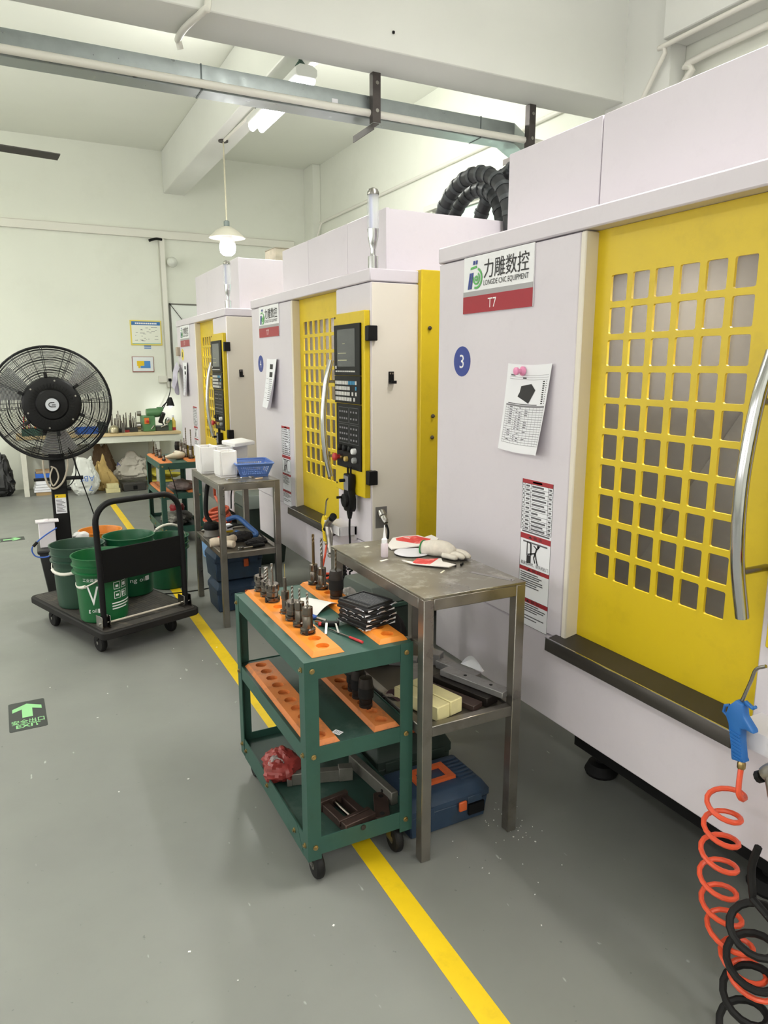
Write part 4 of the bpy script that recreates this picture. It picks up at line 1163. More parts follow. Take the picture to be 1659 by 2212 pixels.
# ------------------------------------------------------------------ on the near table's shelf
ZS = .4605
FOAM = mat('yellow_foam', (232, 222, 168), .7, noise=.06, nscale=20, dirt=(160, 150, 110), dscale=14, damt=.25)
t = thing('foam_block', 'pale yellow foam block on the near table lower shelf', 'foam', (1.145, 1.922, ZS), .25)
MB().box(-.058, .0, -.105, .105, 0, .05).build('half_block', FOAM, t, bevel=.003)
MB().box(.002, .058, -.105, .100, 0, .052).build('half_block', FOAM, t, bevel=.003)
ALU = mat('dull_aluminium', (150, 148, 148), .45, .55, noise=.15, nscale=12, dirt=(96, 88, 78), dscale=16, damt=.5)
def metal_bar(label, loc, rz, size, m, holes=(), tilt=0.0):
    t = thing('metal_bar', label, 'metal bar', loc, rz, 'metal offcuts on the near table shelf')
    b = MB().obox((0, 0, size[2] / 2), size, (tilt, 0, 0))
    b.build('bar', m, t, bevel=.002)
    for y in holes: MB().lathe([(.006, 0), (.006, .0012)], 12, (0, y, size[2] - y * 0 + y * math.sin(tilt) * 1.0)).build('hole', BLACKM, t)
    return t
metal_bar('long aluminium bar with two holes on top of the offcuts', (1.335, 1.925, ZS + .034), .33, (.05, .27, .022), ALU, (-.07, .04))
metal_bar('dark steel channel lying under the long aluminium bar', (1.305, 1.945, ZS), .30, (.06, .25, .033), TOOLDK)
metal_bar('brown wooden-looking dark board in front of the offcuts', (1.245, 1.925, ZS), .33, (.05, .22, .02), mat('brown_board', (66, 50, 46), .6, noise=.2, nscale=10))
metal_bar('grey aluminium plate leaning over the foam block', (1.195, 2.09, ZS + .005), -.35, (.075, .19, .022), ALU, (), .12)
metal_bar('short grey bar by the machine panel behind the other offcuts', (1.375, 2.09, ZS), .30, (.04, .19, .03), ALU)
metal_bar('small aluminium block at the rear of the near table shelf', (1.345, 2.22, ZS), .7, (.05, .07, .045), ALU)
metal_bar('flat grey bar at the back of the near table shelf', (1.225, 2.27, ZS), .9, (.045, .14, .03), ALU)
metal_bar('thin black steel rod across the rear of the shelf', (1.13, 2.30, ZS), 1.3, (.02, .17, .02), TOOLDK)
t = thing('paper_offcut', 'curved white paper offcut standing by the machine panel', 'paper', (1.372, 2.0, ZS + .06), .3)
MB().sheet(lambda u, v: (.012 * math.sin(v * 3), -.05 + .1 * u, .045 * math.sin(u * PI) * v), 12, 4).build('sheet', PAPER, t)
t = thing('paper_offcut', 'white paper scrap hanging at the back left of the shelf', 'paper', (1.13, 2.40, ZS + .1), -.4)
MB().sheet(lambda u, v: (-.05 + .1 * u, .02 * math.sin(u * 4), -.06 + .09 * v + .03 * math.sin(u * 3)), 10, 5).build('sheet', mat('paper_dull', (206, 204, 200), .8), t)
t = thing('black_rag', 'dark oily rag heaped at the back of the near table shelf', 'rag', (1.21, 2.40, ZS))
crumple((0, 0, .075), (.1, .05, .105), 21, .16).build('rag', mat('oily_rag', (36, 32, 31), .85, noise=.3, nscale=20), t, angle=30)
tag(MB().tube([(1.10, 1.985, ZS + .006), (1.19, 2.055, ZS + .01)], .003, 6).build('wooden_stick', mat('stick_wood', (206, 178, 132), .7)), 'thin pale wooden stick on the near table shelf', 'stick')
tag(MB().sheet(lambda u, v: (-.06 + .12 * u, -.045 + .09 * v, .002 + .016 * abs(math.sin(u * 5 + v * 3))), 12, 8).build('brown_cloth', mat('maroon_cloth', (72, 48, 52), .85), None, loc=(1.105, 2.02, ZS), rz=.4), 'small maroon cloth beside the foam block', 'cloth')
t = thing('red_knob', 'small red knob among the tools at the back of the shelf', 'knob', (1.135, 2.36, ZS))
MB().lathe([(.008, 0), (.008, .03), (.018, .035), (.018, .055), (.01, .06)], 14).build('knob', MATS['red_plastic'], t)

# ------------------------------------------------------------------ toolboxes
def toolbox(label, loc, W, D, H, body, lid, latch, rz=0.0, ribs=True):
    t = thing('toolbox', label, 'toolbox', loc, rz, 'plastic toolboxes under the tables')
    MB().frustum((0, 0), (W / 2 - .012, D / 2 - .012), (W / 2 - .004, D / 2 - .004), 0, H * .62).build('box_body', body, t, bevel=.006)
    l = MB().box(-W / 2, W / 2, -D / 2, D / 2, H * .60, H * .78)
    l.frustum((0, 0), (W / 2, D / 2), (W / 2 - .02, D / 2 - .03), H * .78, H)
    l.build('lid', lid, t, bevel=.006)
    for s in (-1, 1):
        MB().box(s * W * .3 - .03, s * W * .3 + .03, -D / 2 - .004, -D / 2 + .002, H * .55, H * .74).build('lid_tab', lid, t, bevel=.002)
    if latch:
        a = MB().box(W * .14 - .016, W * .14 + .016, -D / 2 - .010, -D / 2, H * .42, H * .68).build('latch', latch, t, bevel=.003)
        h = MB(); w_, d_ = .075, .05
        cx, cy = -.01, .0
        h.box(cx - w_, cx + w_, cy - d_, cy - d_ + .018, H - .002, H + .012); h.box(cx - w_, cx + w_, cy + d_ - .018, cy + d_, H - .002, H + .012)
        h.box(cx - w_, cx - w_ + .022, cy - d_ + .018, cy + d_ - .018, H - .002, H + .012); h.box(cx + w_ - .022, cx + w_, cy - d_ + .018, cy + d_ - .018, H - .002, H + .012)
        h.build('handle', latch, t)
    if ribs:
        rb = MB()
        for i in range(7): rb.box(W * .22, W * .42, -D * .3 + i * D * .09, -D * .3 + i * D * .09 + .008, H - .001, H + .004)
        stuff(rb.build('lid_ribs', lid, t))
    return t
tb = toolbox('grimy navy toolbox with orange handle under the near table', (1.215, 1.995, 0), .33, .24, .14, BLUEBOX, BLUEBOX, ORHAND, .02)
p = MB().box(.075, .14, -.123, -.113, .03, .07).build('badge', BLACK, tb)
toolbox('dark green ribbed toolbox behind the navy one', (1.225, 2.265, 0), .33, .24, .19, GRNDARK, GRNDARK, ORHAND, .02)
toolbox('lower of two stacked navy toolboxes under the farther table', (1.21, 4.58, 0), .31, .26, .2, BLUEBOX, BLUEBOX, ORHAND, .0, False)
toolbox('upper of two stacked navy toolboxes under the farther table', (1.205, 4.575, .213), .32, .26, .2, BLUEBOX, BLUEBOX, ORHAND, .02, False)

# ------------------------------------------------------------------ on the farther table
FOAMW = mat('white_foam', (240, 238, 236), .75, noise=.03, nscale=20)
def foam_box(label, loc, w, d, h, rz=0.0):
    t = thing('foam_box', label, 'foam box', loc, rz, 'white foam boxes on the farther table')
    th = .012
    MB().box(-w / 2, w / 2, -d / 2, d / 2, 0, th).build('base', FOAMW, t)
    for a in (-1, 1):
        MB().box(a * w / 2 - th / 2, a * w / 2 + th / 2, -d / 2, d / 2, th, h).build('side', FOAMW, t, bevel=.002)
        MB().box(-w / 2 + th / 2, w / 2 - th / 2, a * d / 2 - th / 2, a * d / 2 + th / 2, th, h - .004).build('end', FOAMW, t, bevel=.002)
    return t
foam_box('tall white foam box at the front of the farther table', (1.148, 4.455, ZA), .10, .12, .165, .06)
foam_box('white foam box at the left edge of the farther table', (1.08, 4.70, ZA), .09, .16, .175, -.04)
foam_box('white foam box behind the blue basket', (1.31, 4.79, ZA), .11, .12, .16, .1)
foam_box('white foam box in the middle at the back of the table', (1.205, 4.74, ZA), .10, .14, .165, 0)
tag(MB().obox((0, 0, .014), (.16, .16, .026), (.06, -.05, .3)).build('foam_cover', FOAMW, None, bevel=.004, loc=(1.315, 4.74, ZA + .165)), 'loose white foam cover resting on the boxes behind the basket', 'foam')
t = thing('plastic_basket', 'blue perforated plastic basket on the farther table', 'basket', (1.315, 4.45, ZA), -.12)
BLUEP = mat('basket_blue', (98, 132, 204), .4)
W1, D1, W2_, D2_, HB = .085, .105, .115, .14, .085
MB().box(-W1, W1, -D1, D1, 0, .005).build('basket_floor', BLUEP, t)
def basket_wall(p0, p1, q0, q1, nc, nr):
    """wall with rows of slots between bottom edge p0-p1 and top edge q0-q1"""
    m = MB(); p0, p1, q0, q1 = map(Vector, (p0, p1, q0, q1))
    def P(u, v): return p0.lerp(p1, u).lerp(q0.lerp(q1, u), v)
    us = [0]; 
    for i in range(nc): us += [(.08 + .84 * i / nc) + .01, (.08 + .84 * (i + .6) / nc) + .01]
    us.append(1)
    vs_ = [0]
    for j in range(nr): vs_ += [.16 + .66 * j / nr, .16 + .66 * (j + .62) / nr]
    vs_.append(1)
    for i in range(len(us) - 1):
        for j in range(len(vs_) - 1):
            if i % 2 == 1 and j % 2 == 1: continue
            m.add([P(us[i], vs_[j]), P(us[i + 1], vs_[j]), P(us[i + 1], vs_[j + 1]), P(us[i], vs_[j + 1])], [(0, 1, 2, 3)])
    return m
c0 = [(-W1, -D1, .005), (W1, -D1, .005), (W1, D1, .005), (-W1, D1, .005)]; c1 = [(-W2_, -D2_, HB), (W2_, -D2_, HB), (W2_, D2_, HB), (-W2_, D2_, HB)]
for i in range(4):
    j = (i + 1) % 4
    basket_wall(c0[i], c0[j], c1[i], c1[j], 14, 4).build('basket_wall', BLUEP, t)
MB().tube([(x, y, HB) for x, y in rrect(2 * W2_ + .006, 2 * D2_ + .006, .02)], .006, 6, closed=True).build('rim', BLUEP, t)
t = thing('spanner', 'chrome combination spanner in front of the foam box', 'spanner', (1.20, 4.29, ZA + .004), .22)
MB().bar((-.075, 0, 0.004), (.055, 0, .004), .012, .006).build('shaft', CHROME, t, bevel=.002)
MB().lathe([(.009, 0), (.017, 0), (.017, .008), (.009, .008)], 18, (.068, 0, 0), cap=False).build('ring_end', CHROME, t)
MB().prism([(-.075, -.008), (-.1, -.016), (-.105, -.006), (-.09, 0), (-.105, .006), (-.1, .016), (-.075, .008)], .008).build('open_end', CHROME, t)
tag(crumple((0, 0, .014), (.03, .02, .018), 31, .2, 18, 10).build('brass_swarf', mat('brass_swarf', (150, 126, 66), .45, .5), None, loc=(1.215, 4.50, ZA)), 'small clump of brass swarf between foam box and basket', 'swarf')
tag(MB().box(-.025, .025, -.008, .008, 0, .006).build('chalk_stick', mat('chalk_tan', (214, 188, 160), .7), None, bevel=.002, loc=(1.30, 4.25, ZA), rz=.2), 'short tan chalk stick at the table front edge', 'chalk')
# shelf of the farther table
ZS2 = .4605
t = thing('rolled_glove', 'rolled cream work glove on the lower shelf of the farther table', 'glove', (1.10, 4.40, ZS2), .35)
MB().tube(smooth_path([(-.08, .03, .03), (-.03, .01, .032), (.04, .0, .03), (.1, .03, .03)]), [.026, .028, .03, .031, .031, .03, .03, .029, .03, .03, .031, .031, .03, .029, .028, .027, .026, .026, .024][:19], 12).build('roll', mat('glove_cream', (222, 206, 184), .9, noise=.1, nscale=50), t)
MB().lathe([(.01, 0), (.022, .0), (.024, .05), (.018, .055)], 14, (-.01, -.05, .026), (PI / 2, 0, .4)).build('finger_roll', MATS['glove_cream'], t)
MB().box(-.03, .005, .0, .02, .058, .062).build('red_mark', CRED, t)
t = thing('angle_grinder', 'black corded sander lying on the shelf behind the rolled glove', 'grinder', (1.09, 4.66, ZS2), .2)
MB().lathe([(.055, 0), (.06, .02), (.05, .035), (.045, .06)], 22).build('disc_guard', mat('sander_grey', (110, 106, 100), .5), t)
MB().lathe([(.05, .06), (.055, .075), (.05, .1), (.03, .11)], 20).build('motor_cap', BLACK, t)
MB().tube(smooth_path([(.0, .0, .1), (-.02, .03, .16), (.0, .06, .28), (.05, .1, .42)]), [.014] * 6 + [.016] * 6 + [.015] * 6 + [.014], 10).build('hose', BLACKM, t)
for i, (dx, dy, r, s, lb) in enumerate(((1.24, 4.50, (.075, .06, .035), 51, 'black rag heaped in the middle of the farther table shelf'), (1.30, 4.36, (.07, .035, .022), 52, 'flattened black rag at the front of the farther shelf'))):
    tag(crumple((0, 0, r[2] * .7), r, s, .2).build('black_rag', mat('rag_black', (30, 28, 30), .85, noise=.2, nscale=20), None, loc=(dx, dy, ZS2), angle=30), lb, 'rag')
t = thing('ratchet', 'black ratchet wrench at the front of the farther table shelf', 'ratchet', (1.22, 4.265, ZS2), .12)
MB().lathe([(.02, 0), (.02, .02)], 14, (-.05, 0, 0)).build('head', SATIN, t, bevel=.002)
MB().tube([(-.04, 0, .01), (.03, 0, .01)], .006, 8).build('shaft', CHROME, t)
MB().tube([(.03, 0, .012), (.11, .0, .013)], [.012, .011], 10).build('grip', BLACK, t)
t = thing('hose_bundle', 'blue air hose looped over the farther table shelf', 'hose', (1.30, 4.62, ZS2))
MB().tube(smooth_path([(-.09, .10, .10), (-.03, .05, .12), (.02, -.05, .07), (.05, -.12, .03), (.0, -.08, .02), (-.06, .0, .03)]), .016, 8).build('hose', mat('hose_blue', (60, 104, 168), .5), t)
MB().tube(smooth_path([(-.10, .06, .05), (-.02, .02, .075), (.05, -.08, .05), (.07, -.2, .02), (.04, -.27, .015)]), .006, 8).build('black_cable', BLACK, t)
t = thing('tissue_box', 'small white box on the rear of the farther table shelf', 'box', (1.21, 4.80, ZS2), .1)
MB().box(-.05, .05, -.03, .03, 0, .05).build('box_body', PAPER, t, bevel=.003)
MB().box(-.05, .05, -.031, -.030, .0, .012).build('yellow_band', TAPEY, t)

# ------------------------------------------------------------------ bins and hoses between the machines
t = thing('waste_bin', 'dark green lidded bin standing behind the near table', 'bin', (1.455, 2.86, 0), .1)
MB().frustum((0, 0), (.13, .12), (.165, .15), 0, .52).build('bin_body', GRNDARK, t, bevel=.012, seg=2)
MB().box(-.175, .175, -.16, .16, .52, .545).build('rim', mat('bin_rim_green', (58, 92, 78), .5), t, bevel=.006)
MB().prism([(-.16, .545), (.16, .545), (.12, .62), (-.12, .62)], .14, frame((0, 0, 0), (0, -1, 0), (0, 0, 1)), -.14).build('lid', mat('bin_lid', (88, 96, 90), .5), t, bevel=.006)
t = thing('film_bag', 'clear crumpled plastic film beside the green bin', 'plastic film', (1.205, 2.74, .50))
crumple((0, 0, .05), (.06, .05, .07), 61, .3).build('film', mat('clear_film', (206, 198, 196), .15, alpha=.45), t, angle=20)
MB().box(-.05, .05, -.04, .04, -.5, .0).build('carton_below', mat('dark_carton', (56, 54, 50), .8), t)
t = thing('waste_bin', 'black-green bin standing in the gap beside the farthest machine', 'bin', (1.72, 5.57, 0), .0)
MB().frustum((0, 0), (.14, .13), (.19, .17), 0, .48).build('bin_body', GRNDARK, t, bevel=.012, seg=2)
MB().prism([(-.2, .48), (.2, .48), (.14, .58), (-.14, .58)], .18, frame((0, 0, 0), (0, -1, 0), (0, 0, 1)), -.18).build('lid', MATS['bin_lid'], t, bevel=.006)
HOSEO = mat('hose_orange', (226, 84, 50), .35, noise=.06, nscale=20)
HOSED = mat('hose_rust', (196, 84, 54), .45, noise=.2, nscale=20)
tag(MB().tube(coil([(1.42, 5.86, .25), (1.45, 5.82, .32), (1.41, 5.88, .36), (1.44, 5.84, .42)], [.12, .10, .13, .09], 6, 0, .25) + smooth_path([(1.42, 5.9, .52), (1.40, 5.85, .62), (1.36, 5.95, .68), (1.44, 6.05, .72)]), .011, 8).build('coiled_hose', HOSED, None), 'rust-orange coiled air hose heaped behind the farther table', 'hose')
t = thing('storage_crate', 'light blue crate under the coiled orange hose', 'crate', (1.40, 5.80, 0), .05)
MB().frustum((0, 0), (.085, .15), (.10, .17), 0, .22).build('crate_body', mat('crate_blue', (120, 164, 214), .5), t, bevel=.006)
MB().box(-.09, .09, -.15, .15, .22, .235).build('white_bag', mat('bag_pale', (206, 222, 230), .6), t, bevel=.01)
t = thing('paint_tub', 'small red tub behind the farther cart', 'tub', (1.32, 7.05, .1325))
MB().lathe([(.06, 0), (.07, .1), (.075, .1), (.06, .13)], 20).build('tub', mat('tub_red', (176, 46, 52), .45), t)
t = thing('scrap_heap_block', 'grey castings piled on the bottom shelf of the farther cart', 'castings', (1.26, 6.76, .1325))
crumple((0, 0, .05), (.12, .16, .06), 71, .2).build('castings', CAST, t, angle=30)

# ------------------------------------------------------------------ air guns
def blow_gun(label, loc, m, rz=0.0):
    """nozzle gun in the y-z plane: u = -y, v = z"""
    t = thing('air_blow_gun', label, 'air gun', loc, rz, 'air blow guns hung on the machines')
    M = frame((0.012, 0, 0), (0, -1, 0), (0, 0, 1))
    b = MB().prism([(-.030, .055), (-.012, .078), (.006, .072), (.012, .045), (.036, .022), (.040, .014), (.020, .016), (.008, .012), (.012, -.02), (.020, -.058), (.026, -.066), (-.008, -.074), (-.016, -.03), (-.026, .012), (-.036, .030)], .024, M)
    b.build('gun_body', m, t, bevel=.004, seg=2)
    g = MB()
    for i in range(8): g.prism([(-.02 + .0045 * i * .55, .0 - .0085 * i), (.0095 + .0016 * i, -.003 - .0085 * i), (.0095 + .0016 * i, -.006 - .0085 * i), (-.02 + .0045 * i * .55, -.003 - .0085 * i)], .0262, M, .023)
    stuff(g.build('grip_ridges', m, t))
    MB().tube([(-.0, .034, .052), (-.0, .046, .046), (-.0, .048, .030), (-.0, .036, .024)], .004, 8).build('hang_loop', m, t)
    MB().prism([(.004, .072), (.026, .066), (.034, .074), (.03, .08), (.024, .074), (.004, .082)], .016, M, .006).build('lever', m, t, bevel=.002)
    MB().tube(smooth_path([(0, .006, .07), (0, -.012, .13), (0, -.022, .165), (0, -.045, .182)]), .0042, 10).build('nozzle', SATIN, t)
    MB().lathe([(.008, 0), (.010, .004), (.010, .014), (.007, .02)], 10, (0, -.012, -.09)).build('hose_nut', BRASS, t)
    return t
GB = mat('gun_blue', (38, 104, 176), .4)
blow_gun('blue air gun hanging at the nearest machine', (1.452, .998, .737), GB)
hp = smooth_path([(1.452, .986, .655), (1.440, .979, .618), (1.435, .974, .594), (1.441, .972, .581)], 4) + coil([(1.45, 1.015, .575), (1.448, 1.018, .49), (1.445, 1.015, .40), (1.44, 1.005, .31), (1.43, .97, .24), (1.415, .90, .19), (1.40, .86, .17)], [.043, .043, .045, .046, .046, .046, .046], 8.2, 0.0, .12)
tag(MB().tube(hp, .0065, 8).build('coil_hose', HOSEO), 'bright orange coiled hose hanging from the blue air gun', 'hose')
hp = smooth_path([(1.425, .905, .50), (1.425, .915, .44), (1.42, .90, .37)], 4) + coil([(1.405, .885, .36), (1.40, .875, .2), (1.385, .87, .02)], [.05, .055, .05], 4, 0, .3)
tag(MB().tube(hp, .009, 8).build('coil_hose', RUBBER), 'thick black coiled hose at the right edge by the orange coil', 'hose')
ALG = mat('gun_alloy', (178, 172, 166), .32, .9)
def coolant_gun(label, loc, rz=0.0):
    t = thing('coolant_gun', label, 'spray gun', loc, rz, 'alloy coolant guns')
    MB().tube(smooth_path([(0, .045, .02), (0, .02, .045), (0, -.01, .066), (0, -.03, .08)]), [.016, .017, .018, .018, .018, .018, .018, .018, .018, .018, .018, .018, .018, .018, .018, .017, .016, .016, .016], 12).build('barrel', ALG, t)
    MB().tube([(0, -.03, .08), (0, -.055, .098)], [.017, .02], 12).build('nozzle_cap', BLACK, t)
    MB().tube([(0, .05, .012), (0, .06, .004)], [.014, .014], 10).build('rear_cap', BLACK, t)
    MB().tube(smooth_path([(0, .03, .03), (0, .015, -.02), (0, .0, -.07), (0, -.012, -.11)]), [.016] * 7 + [.014] * 6 + [.017] * 6, 12).build('grip', ALG, t)
    MB().tube(smooth_path([(0, -.02, .03), (0, -.035, -.0), (0, -.03, -.05), (0, -.014, -.1)]), .005, 8).build('trigger', ALG, t)
    MB().lathe([(.014, 0), (.019, .005), (.019, .016), (.014, .02)], 12, (0, -.013, -.135)).build('collar', ALG, t)
    return t
coolant_gun('alloy coolant gun cut by the right image edge', (1.43, .868, .66))
blow_gun('yellow air gun hanging in front of the middle machine', (1.49, 3.645, .685), mat('gun_yellow', (232, 202, 34), .4))
coolant_gun('alloy coolant gun with a black nozzle at the middle machine', (1.455, 3.50, .70))
hp = smooth_path([(1.49, 3.63, .60), (1.47, 3.61, .54), (1.46, 3.62, .48)], 4) + helix((1.45, 3.56, .47), (1.45, 3.50, .30), .06, 3, 16, 3.2)
tag(MB().tube(hp, .0065, 8).build('coil_hose', HOSEO), 'orange coiled hose below the yellow air gun', 'hose')
hp = helix((1.47, 3.38, .60), (1.47, 3.36, .44), .018, 9, 12) + smooth_path([(1.47, 3.36, .43), (1.46, 3.34, .33), (1.5, 3.4, .22), (1.56, 3.5, .2)])
tag(MB().tube(hp, .0075, 8).build('coil_hose', RUBBER), 'black coiled hose beside the orange one below the middle machine', 'hose')
for mm in (m3, m4, m5):
    b = MB().box(-.10, .0, .185, .40, .735, .739); b.box(-.10, -.097, .185, .40, .69, .735); b.box(-.012, .0, .185, .40, .66, .735)
    b.box(-.1, 0, .185, .188, .69, .735)
    b = b.build('gun_bracket', mat('bracket_white', (226, 222, 224), .4), mm)

# ------------------------------------------------------------------ platform truck
PT = thing('platform_truck', 'black folding platform truck carrying three green buckets', 'truck', (.31, 3.935, 0), math.radians(20.5))
DW, DL, DZ = .61, .98, .165
TRB = mat('truck_black', (32, 30, 29), .6, spec=.25, noise=.2, nscale=10)
MB().prism(rrect(DW, DL, .04, 4, (DW / 2, DL / 2)), DZ, None, .122).build('deck', TRB, PT, bevel=.006)
DK = mat('deck_dirty', (58, 54, 50), .6, noise=.3, nscale=14, dirt=(120, 108, 92), dscale=22, damt=.6, bump=.3)
rb = MB()
for i in range(26): rb.box(.03 + .02 * i, .042 + .02 * i, .10, DL - .03, DZ, DZ + .002)
stuff(rb.build('deck_ribs', DK, PT))
MB().prism(rrect(DW - .04, DL - .04, .03, 4, (DW / 2, DL / 2)), DZ + .0012, None, DZ).build('deck_mat', DK, PT)
for (x, y) in ((.065, .16), (DW - .11, .15), (.065, DL - .22), (DW - .11, DL - .22)):
    c = MB().box(x - .03, x + .03, y - .03, y + .03, .115, .122)
    c.prism([(-.03, .0), (.03, .0), (.035, -.05), (.02, -.05)], .022, frame((x, y, .116), (0, 1, 0), (0, 0, 1)), .02)
    c.prism([(-.03, .0), (.03, .0), (.035, -.05), (.02, -.05)], -.022, frame((x, y, .116), (0, 1, 0), (0, 0, 1)), -.02)
    c = c.build('caster', BLACKM, PT)
    MB().lathe([(.008, -.017), (.046, -.017), (.052, -.01), (.054, 0), (.052, .01), (.046, .017), (.008, .017)], 24, (x, y + .02, .054), (0, PI / 2, 0)).build('wheel', RUBBER, c)
    MB().lathe([(.01, -.02), (.01, .02)], 10, (x, y + .02, .054), (0, PI / 2, 0)).build('axle', SATIN, c)
hx0, hx1, hy, ht = .05, .56, .085, .862
R = .11
pts = [(hx0, hy, .18), (hx0, hy, .5)] + [(hx0 + R - R * math.cos(a), hy + .01, ht - R + R * math.sin(a)) for a in [i * PI / 16 for i in range(9)]] + [(hx1 - R + R * math.sin(a), hy + .01, ht - R + R * math.cos(a)) for a in [i * PI / 16 for i in range(9)]] + [(hx1, hy, .5), (hx1, hy, .18)]
MB().tube(pts, .0165, 14).build('push_handle', BLACK, PT)
MB().box(hx0 + .01, hx1 - .01, hy - .004, hy + .004, .42, .605).build('handle_panel', mat('panel_black', (20, 20, 20), .6, spec=.15), PT, bevel=.003)
for x in (hx0, hx1):
    b = MB().box(x - .025, x - .021, hy - .03, hy + .04, DZ, DZ + .075); b.box(x + .021, x + .025, hy - .03, hy + .04, DZ, DZ + .075); b.box(x - .021, x + .021, hy + .036, hy + .04, DZ, DZ + .05)
    b = b.build('hinge_bracket', SATIN, PT, bevel=.001)
    MB().tube([(x - .032, hy, DZ + .03), (x + .032, hy, DZ + .03)], .006, 8).build('pin', SATIN, b)
MB().tube([(hx0 + .02, hy + .02, DZ + .02), (hx1 - .02, hy + .02, DZ + .02)], .006, 8).build('lock_rod', mat('rod_pale', (190, 180, 164), .5), PT)
# ------------------------------------------------------------------ buckets
def bucket(label, loc, col, name, H=.375, handle=None, rz=0.0, prints=None, inner=None):
    t = thing('plastic_bucket', label, 'bucket', loc, rz, 'plastic oil buckets')
    m = mat(name, col, .35, noise=.06, nscale=6, dirt=tuple(int(c * .7) for c in col), dscale=8, damt=.3)
    r0, r1 = .128, .152
    prof = [(r0 - .006, 0), (r0, .006), (r0 + .004, .05), (r1 - .012, H - .095), (r1 + .003, H - .093), (r1 + .004, H - .085), (r1 - .008, H - .08), (r1 - .006, H - .055), (r1 + .004, H - .053), (r1 + .004, H - .047), (r1 - .004, H - .044), (r1 - .002, H - .008), (r1 + .006, H - .006), (r1 + .006, H), (r1 - .002, H), (r1 - .006, H - .01), (r0 - .004, .012), (0.001, .012)]
    MB().lathe(prof, 44).build('bucket_body', m, t, angle=30)
    if handle:
        side, drop = handle
        wm = mat('bail_white', (226, 222, 210), .45)
        P = []
        for i in range(17):
            a = PI * i / 16
            P.append((side * .16 * math.sin(a) * math.cos(drop) , .156 * math.cos(a), H - .075 + .17 * math.sin(a) * math.sin(drop)))
        h = MB().tube(P, .004, 8).build('bail', wm, t)
        mid = P[5:12]; MB().tube(mid, .010, 10).build('grip', wm, h)
    if prints: prints(t, r0, r1, H)
    return t
def curved_text(body, w, h, m, parent, ang, z, r0, r1, H, name='lettering'):
    """lettering wrapped on the bucket's cone, centred at angle ang"""
    o = text(body, w, h, m, Matrix.Identity(4), parent, name)
    for v in o.data.vertices:
        zz = z + v.co.y; R_ = r0 + .004 + (r1 - .012 - r0 - .004) * (zz - .05) / (H - .145) + .0012
        a = ang + v.co.x / R_
        v.co = (R_ * math.cos(a), R_ * math.sin(a), zz)
    return o
def curved_rect(mb, ang, u0, u1, z0, z1, r0, r1, H):
    def fn(u, v):
        zz = z0 + (z1 - z0) * v; R_ = r0 + .004 + (r1 - .012 - r0 - .004) * (zz - .05) / (H - .145) + .0012
        a = ang + (u0 + (u1 - u0) * u) / R_
        return (R_ * math.cos(a), R_ * math.sin(a), zz)
    mb.sheet(fn, max(1, int((u1 - u0) / .01)), 2)
def prints_front(t, r0, r1, H):
    a0 = -PI / 2 - .2
    curved_text('工业润滑油', .11, .02, PRINTW, t, a0 - .42, .255, r0, r1, H)
    curved_text('工业润滑油', .12, .018, PRINTW, t, a0 + .75, .262, r0, r1, H)
    curved_text('VI', .085, .11, PRINTW, t, a0 - .36, .165, r0, r1, H, 'brand_letters')
    curved_text('g oil', .05, .03, PRINTW, t, a0 - .5, .075, r0, r1, H)
    q = MB(); curved_rect(q, a0 - .5, .03, .06, .065, .09, r0, r1, H)
    for (u, z) in ((.075, .21), (.125, .21), (.075, .155), (.125, .155)):
        for (a, b, c, d) in ((u - .02, u + .02, z + .018, z + .021), (u - .02, u + .02, z - .021, z - .018), (u - .02, u - .017, z - .02, z + .02), (u + .017, u + .02, z - .02, z + .02)): curved_rect(q, a0, a, b, c, d, r0, r1, H)
    for du in (.11, .125): curved_rect(q, a0, du - .003, du + .003, .142, .168, r0, r1, H); curved_rect(q, a0, du - .007, du + .007, .160, .164, r0, r1, H)
    curved_rect(q, a0, .066, .084, .148, .160, r0, r1, H); curved_rect(q, a0, .066, .084, .2, .214, r0, r1, H); curved_rect(q, a0, .114, .136, .2, .22, r0, r1, H)
    for k, w_ in enumerate((.14, .12, .10)): curved_rect(q, a0, .04, .04 + w_, .105 - .016 * k, .112 - .016 * k, r0, r1, H)
    stuff(q.build('printed_marks', PRINTW, t))
def prints_oil(t, r0, r1, H):
    a0 = -PI / 2 + .1
    curved_text('ng oil', .10, .036, PRINTW, t, a0 - .02, .105, r0, r1, H)
    q = MB(); curved_rect(q, a0, .045, .075, .095, .125, r0, r1, H); stuff(q.build('printed_marks', PRINTW, t))
GREEN1, GREEN2 = (18, 96, 50), (14, 84, 50)
bucket('bright green bucket with white print at the front of the truck', (.350, 4.236, DZ + .0025), GREEN1, 'bucket_bright', handle=(-1, -.62), rz=.15, prints=prints_front)
bucket('dull dark green bucket at the left of the truck', (.252, 4.55, DZ + .0025), (38, 70, 54), 'bucket_dull', handle=(-1, -.5), rz=.7)
bucket('green bucket marked oil on the truck behind the handle panel', (.56, 4.645, DZ + .0025), GREEN2, 'bucket_green', handle=(1, -.6), rz=.1, prints=prints_oil)
bucket('green bucket with raised white handle on the floor behind the truck', (.895, 5.24, 0), GREEN2, 'bucket_green', handle=(.35, 1.2), rz=-1.3)
bucket('orange bucket standing behind the green ones', (.485, 5.665, 0), (214, 132, 40), 'bucket_orange', rz=.3)
tag(MB().tube(smooth_path([(.80, 5.03, .004), (.95, 5.0, .004), (1.2, 5.04, .004), (1.5, 5.3, .004)]), .004, 6).build('floor_cable', BLACK), 'thin black cable across the floor behind the truck', 'cable')

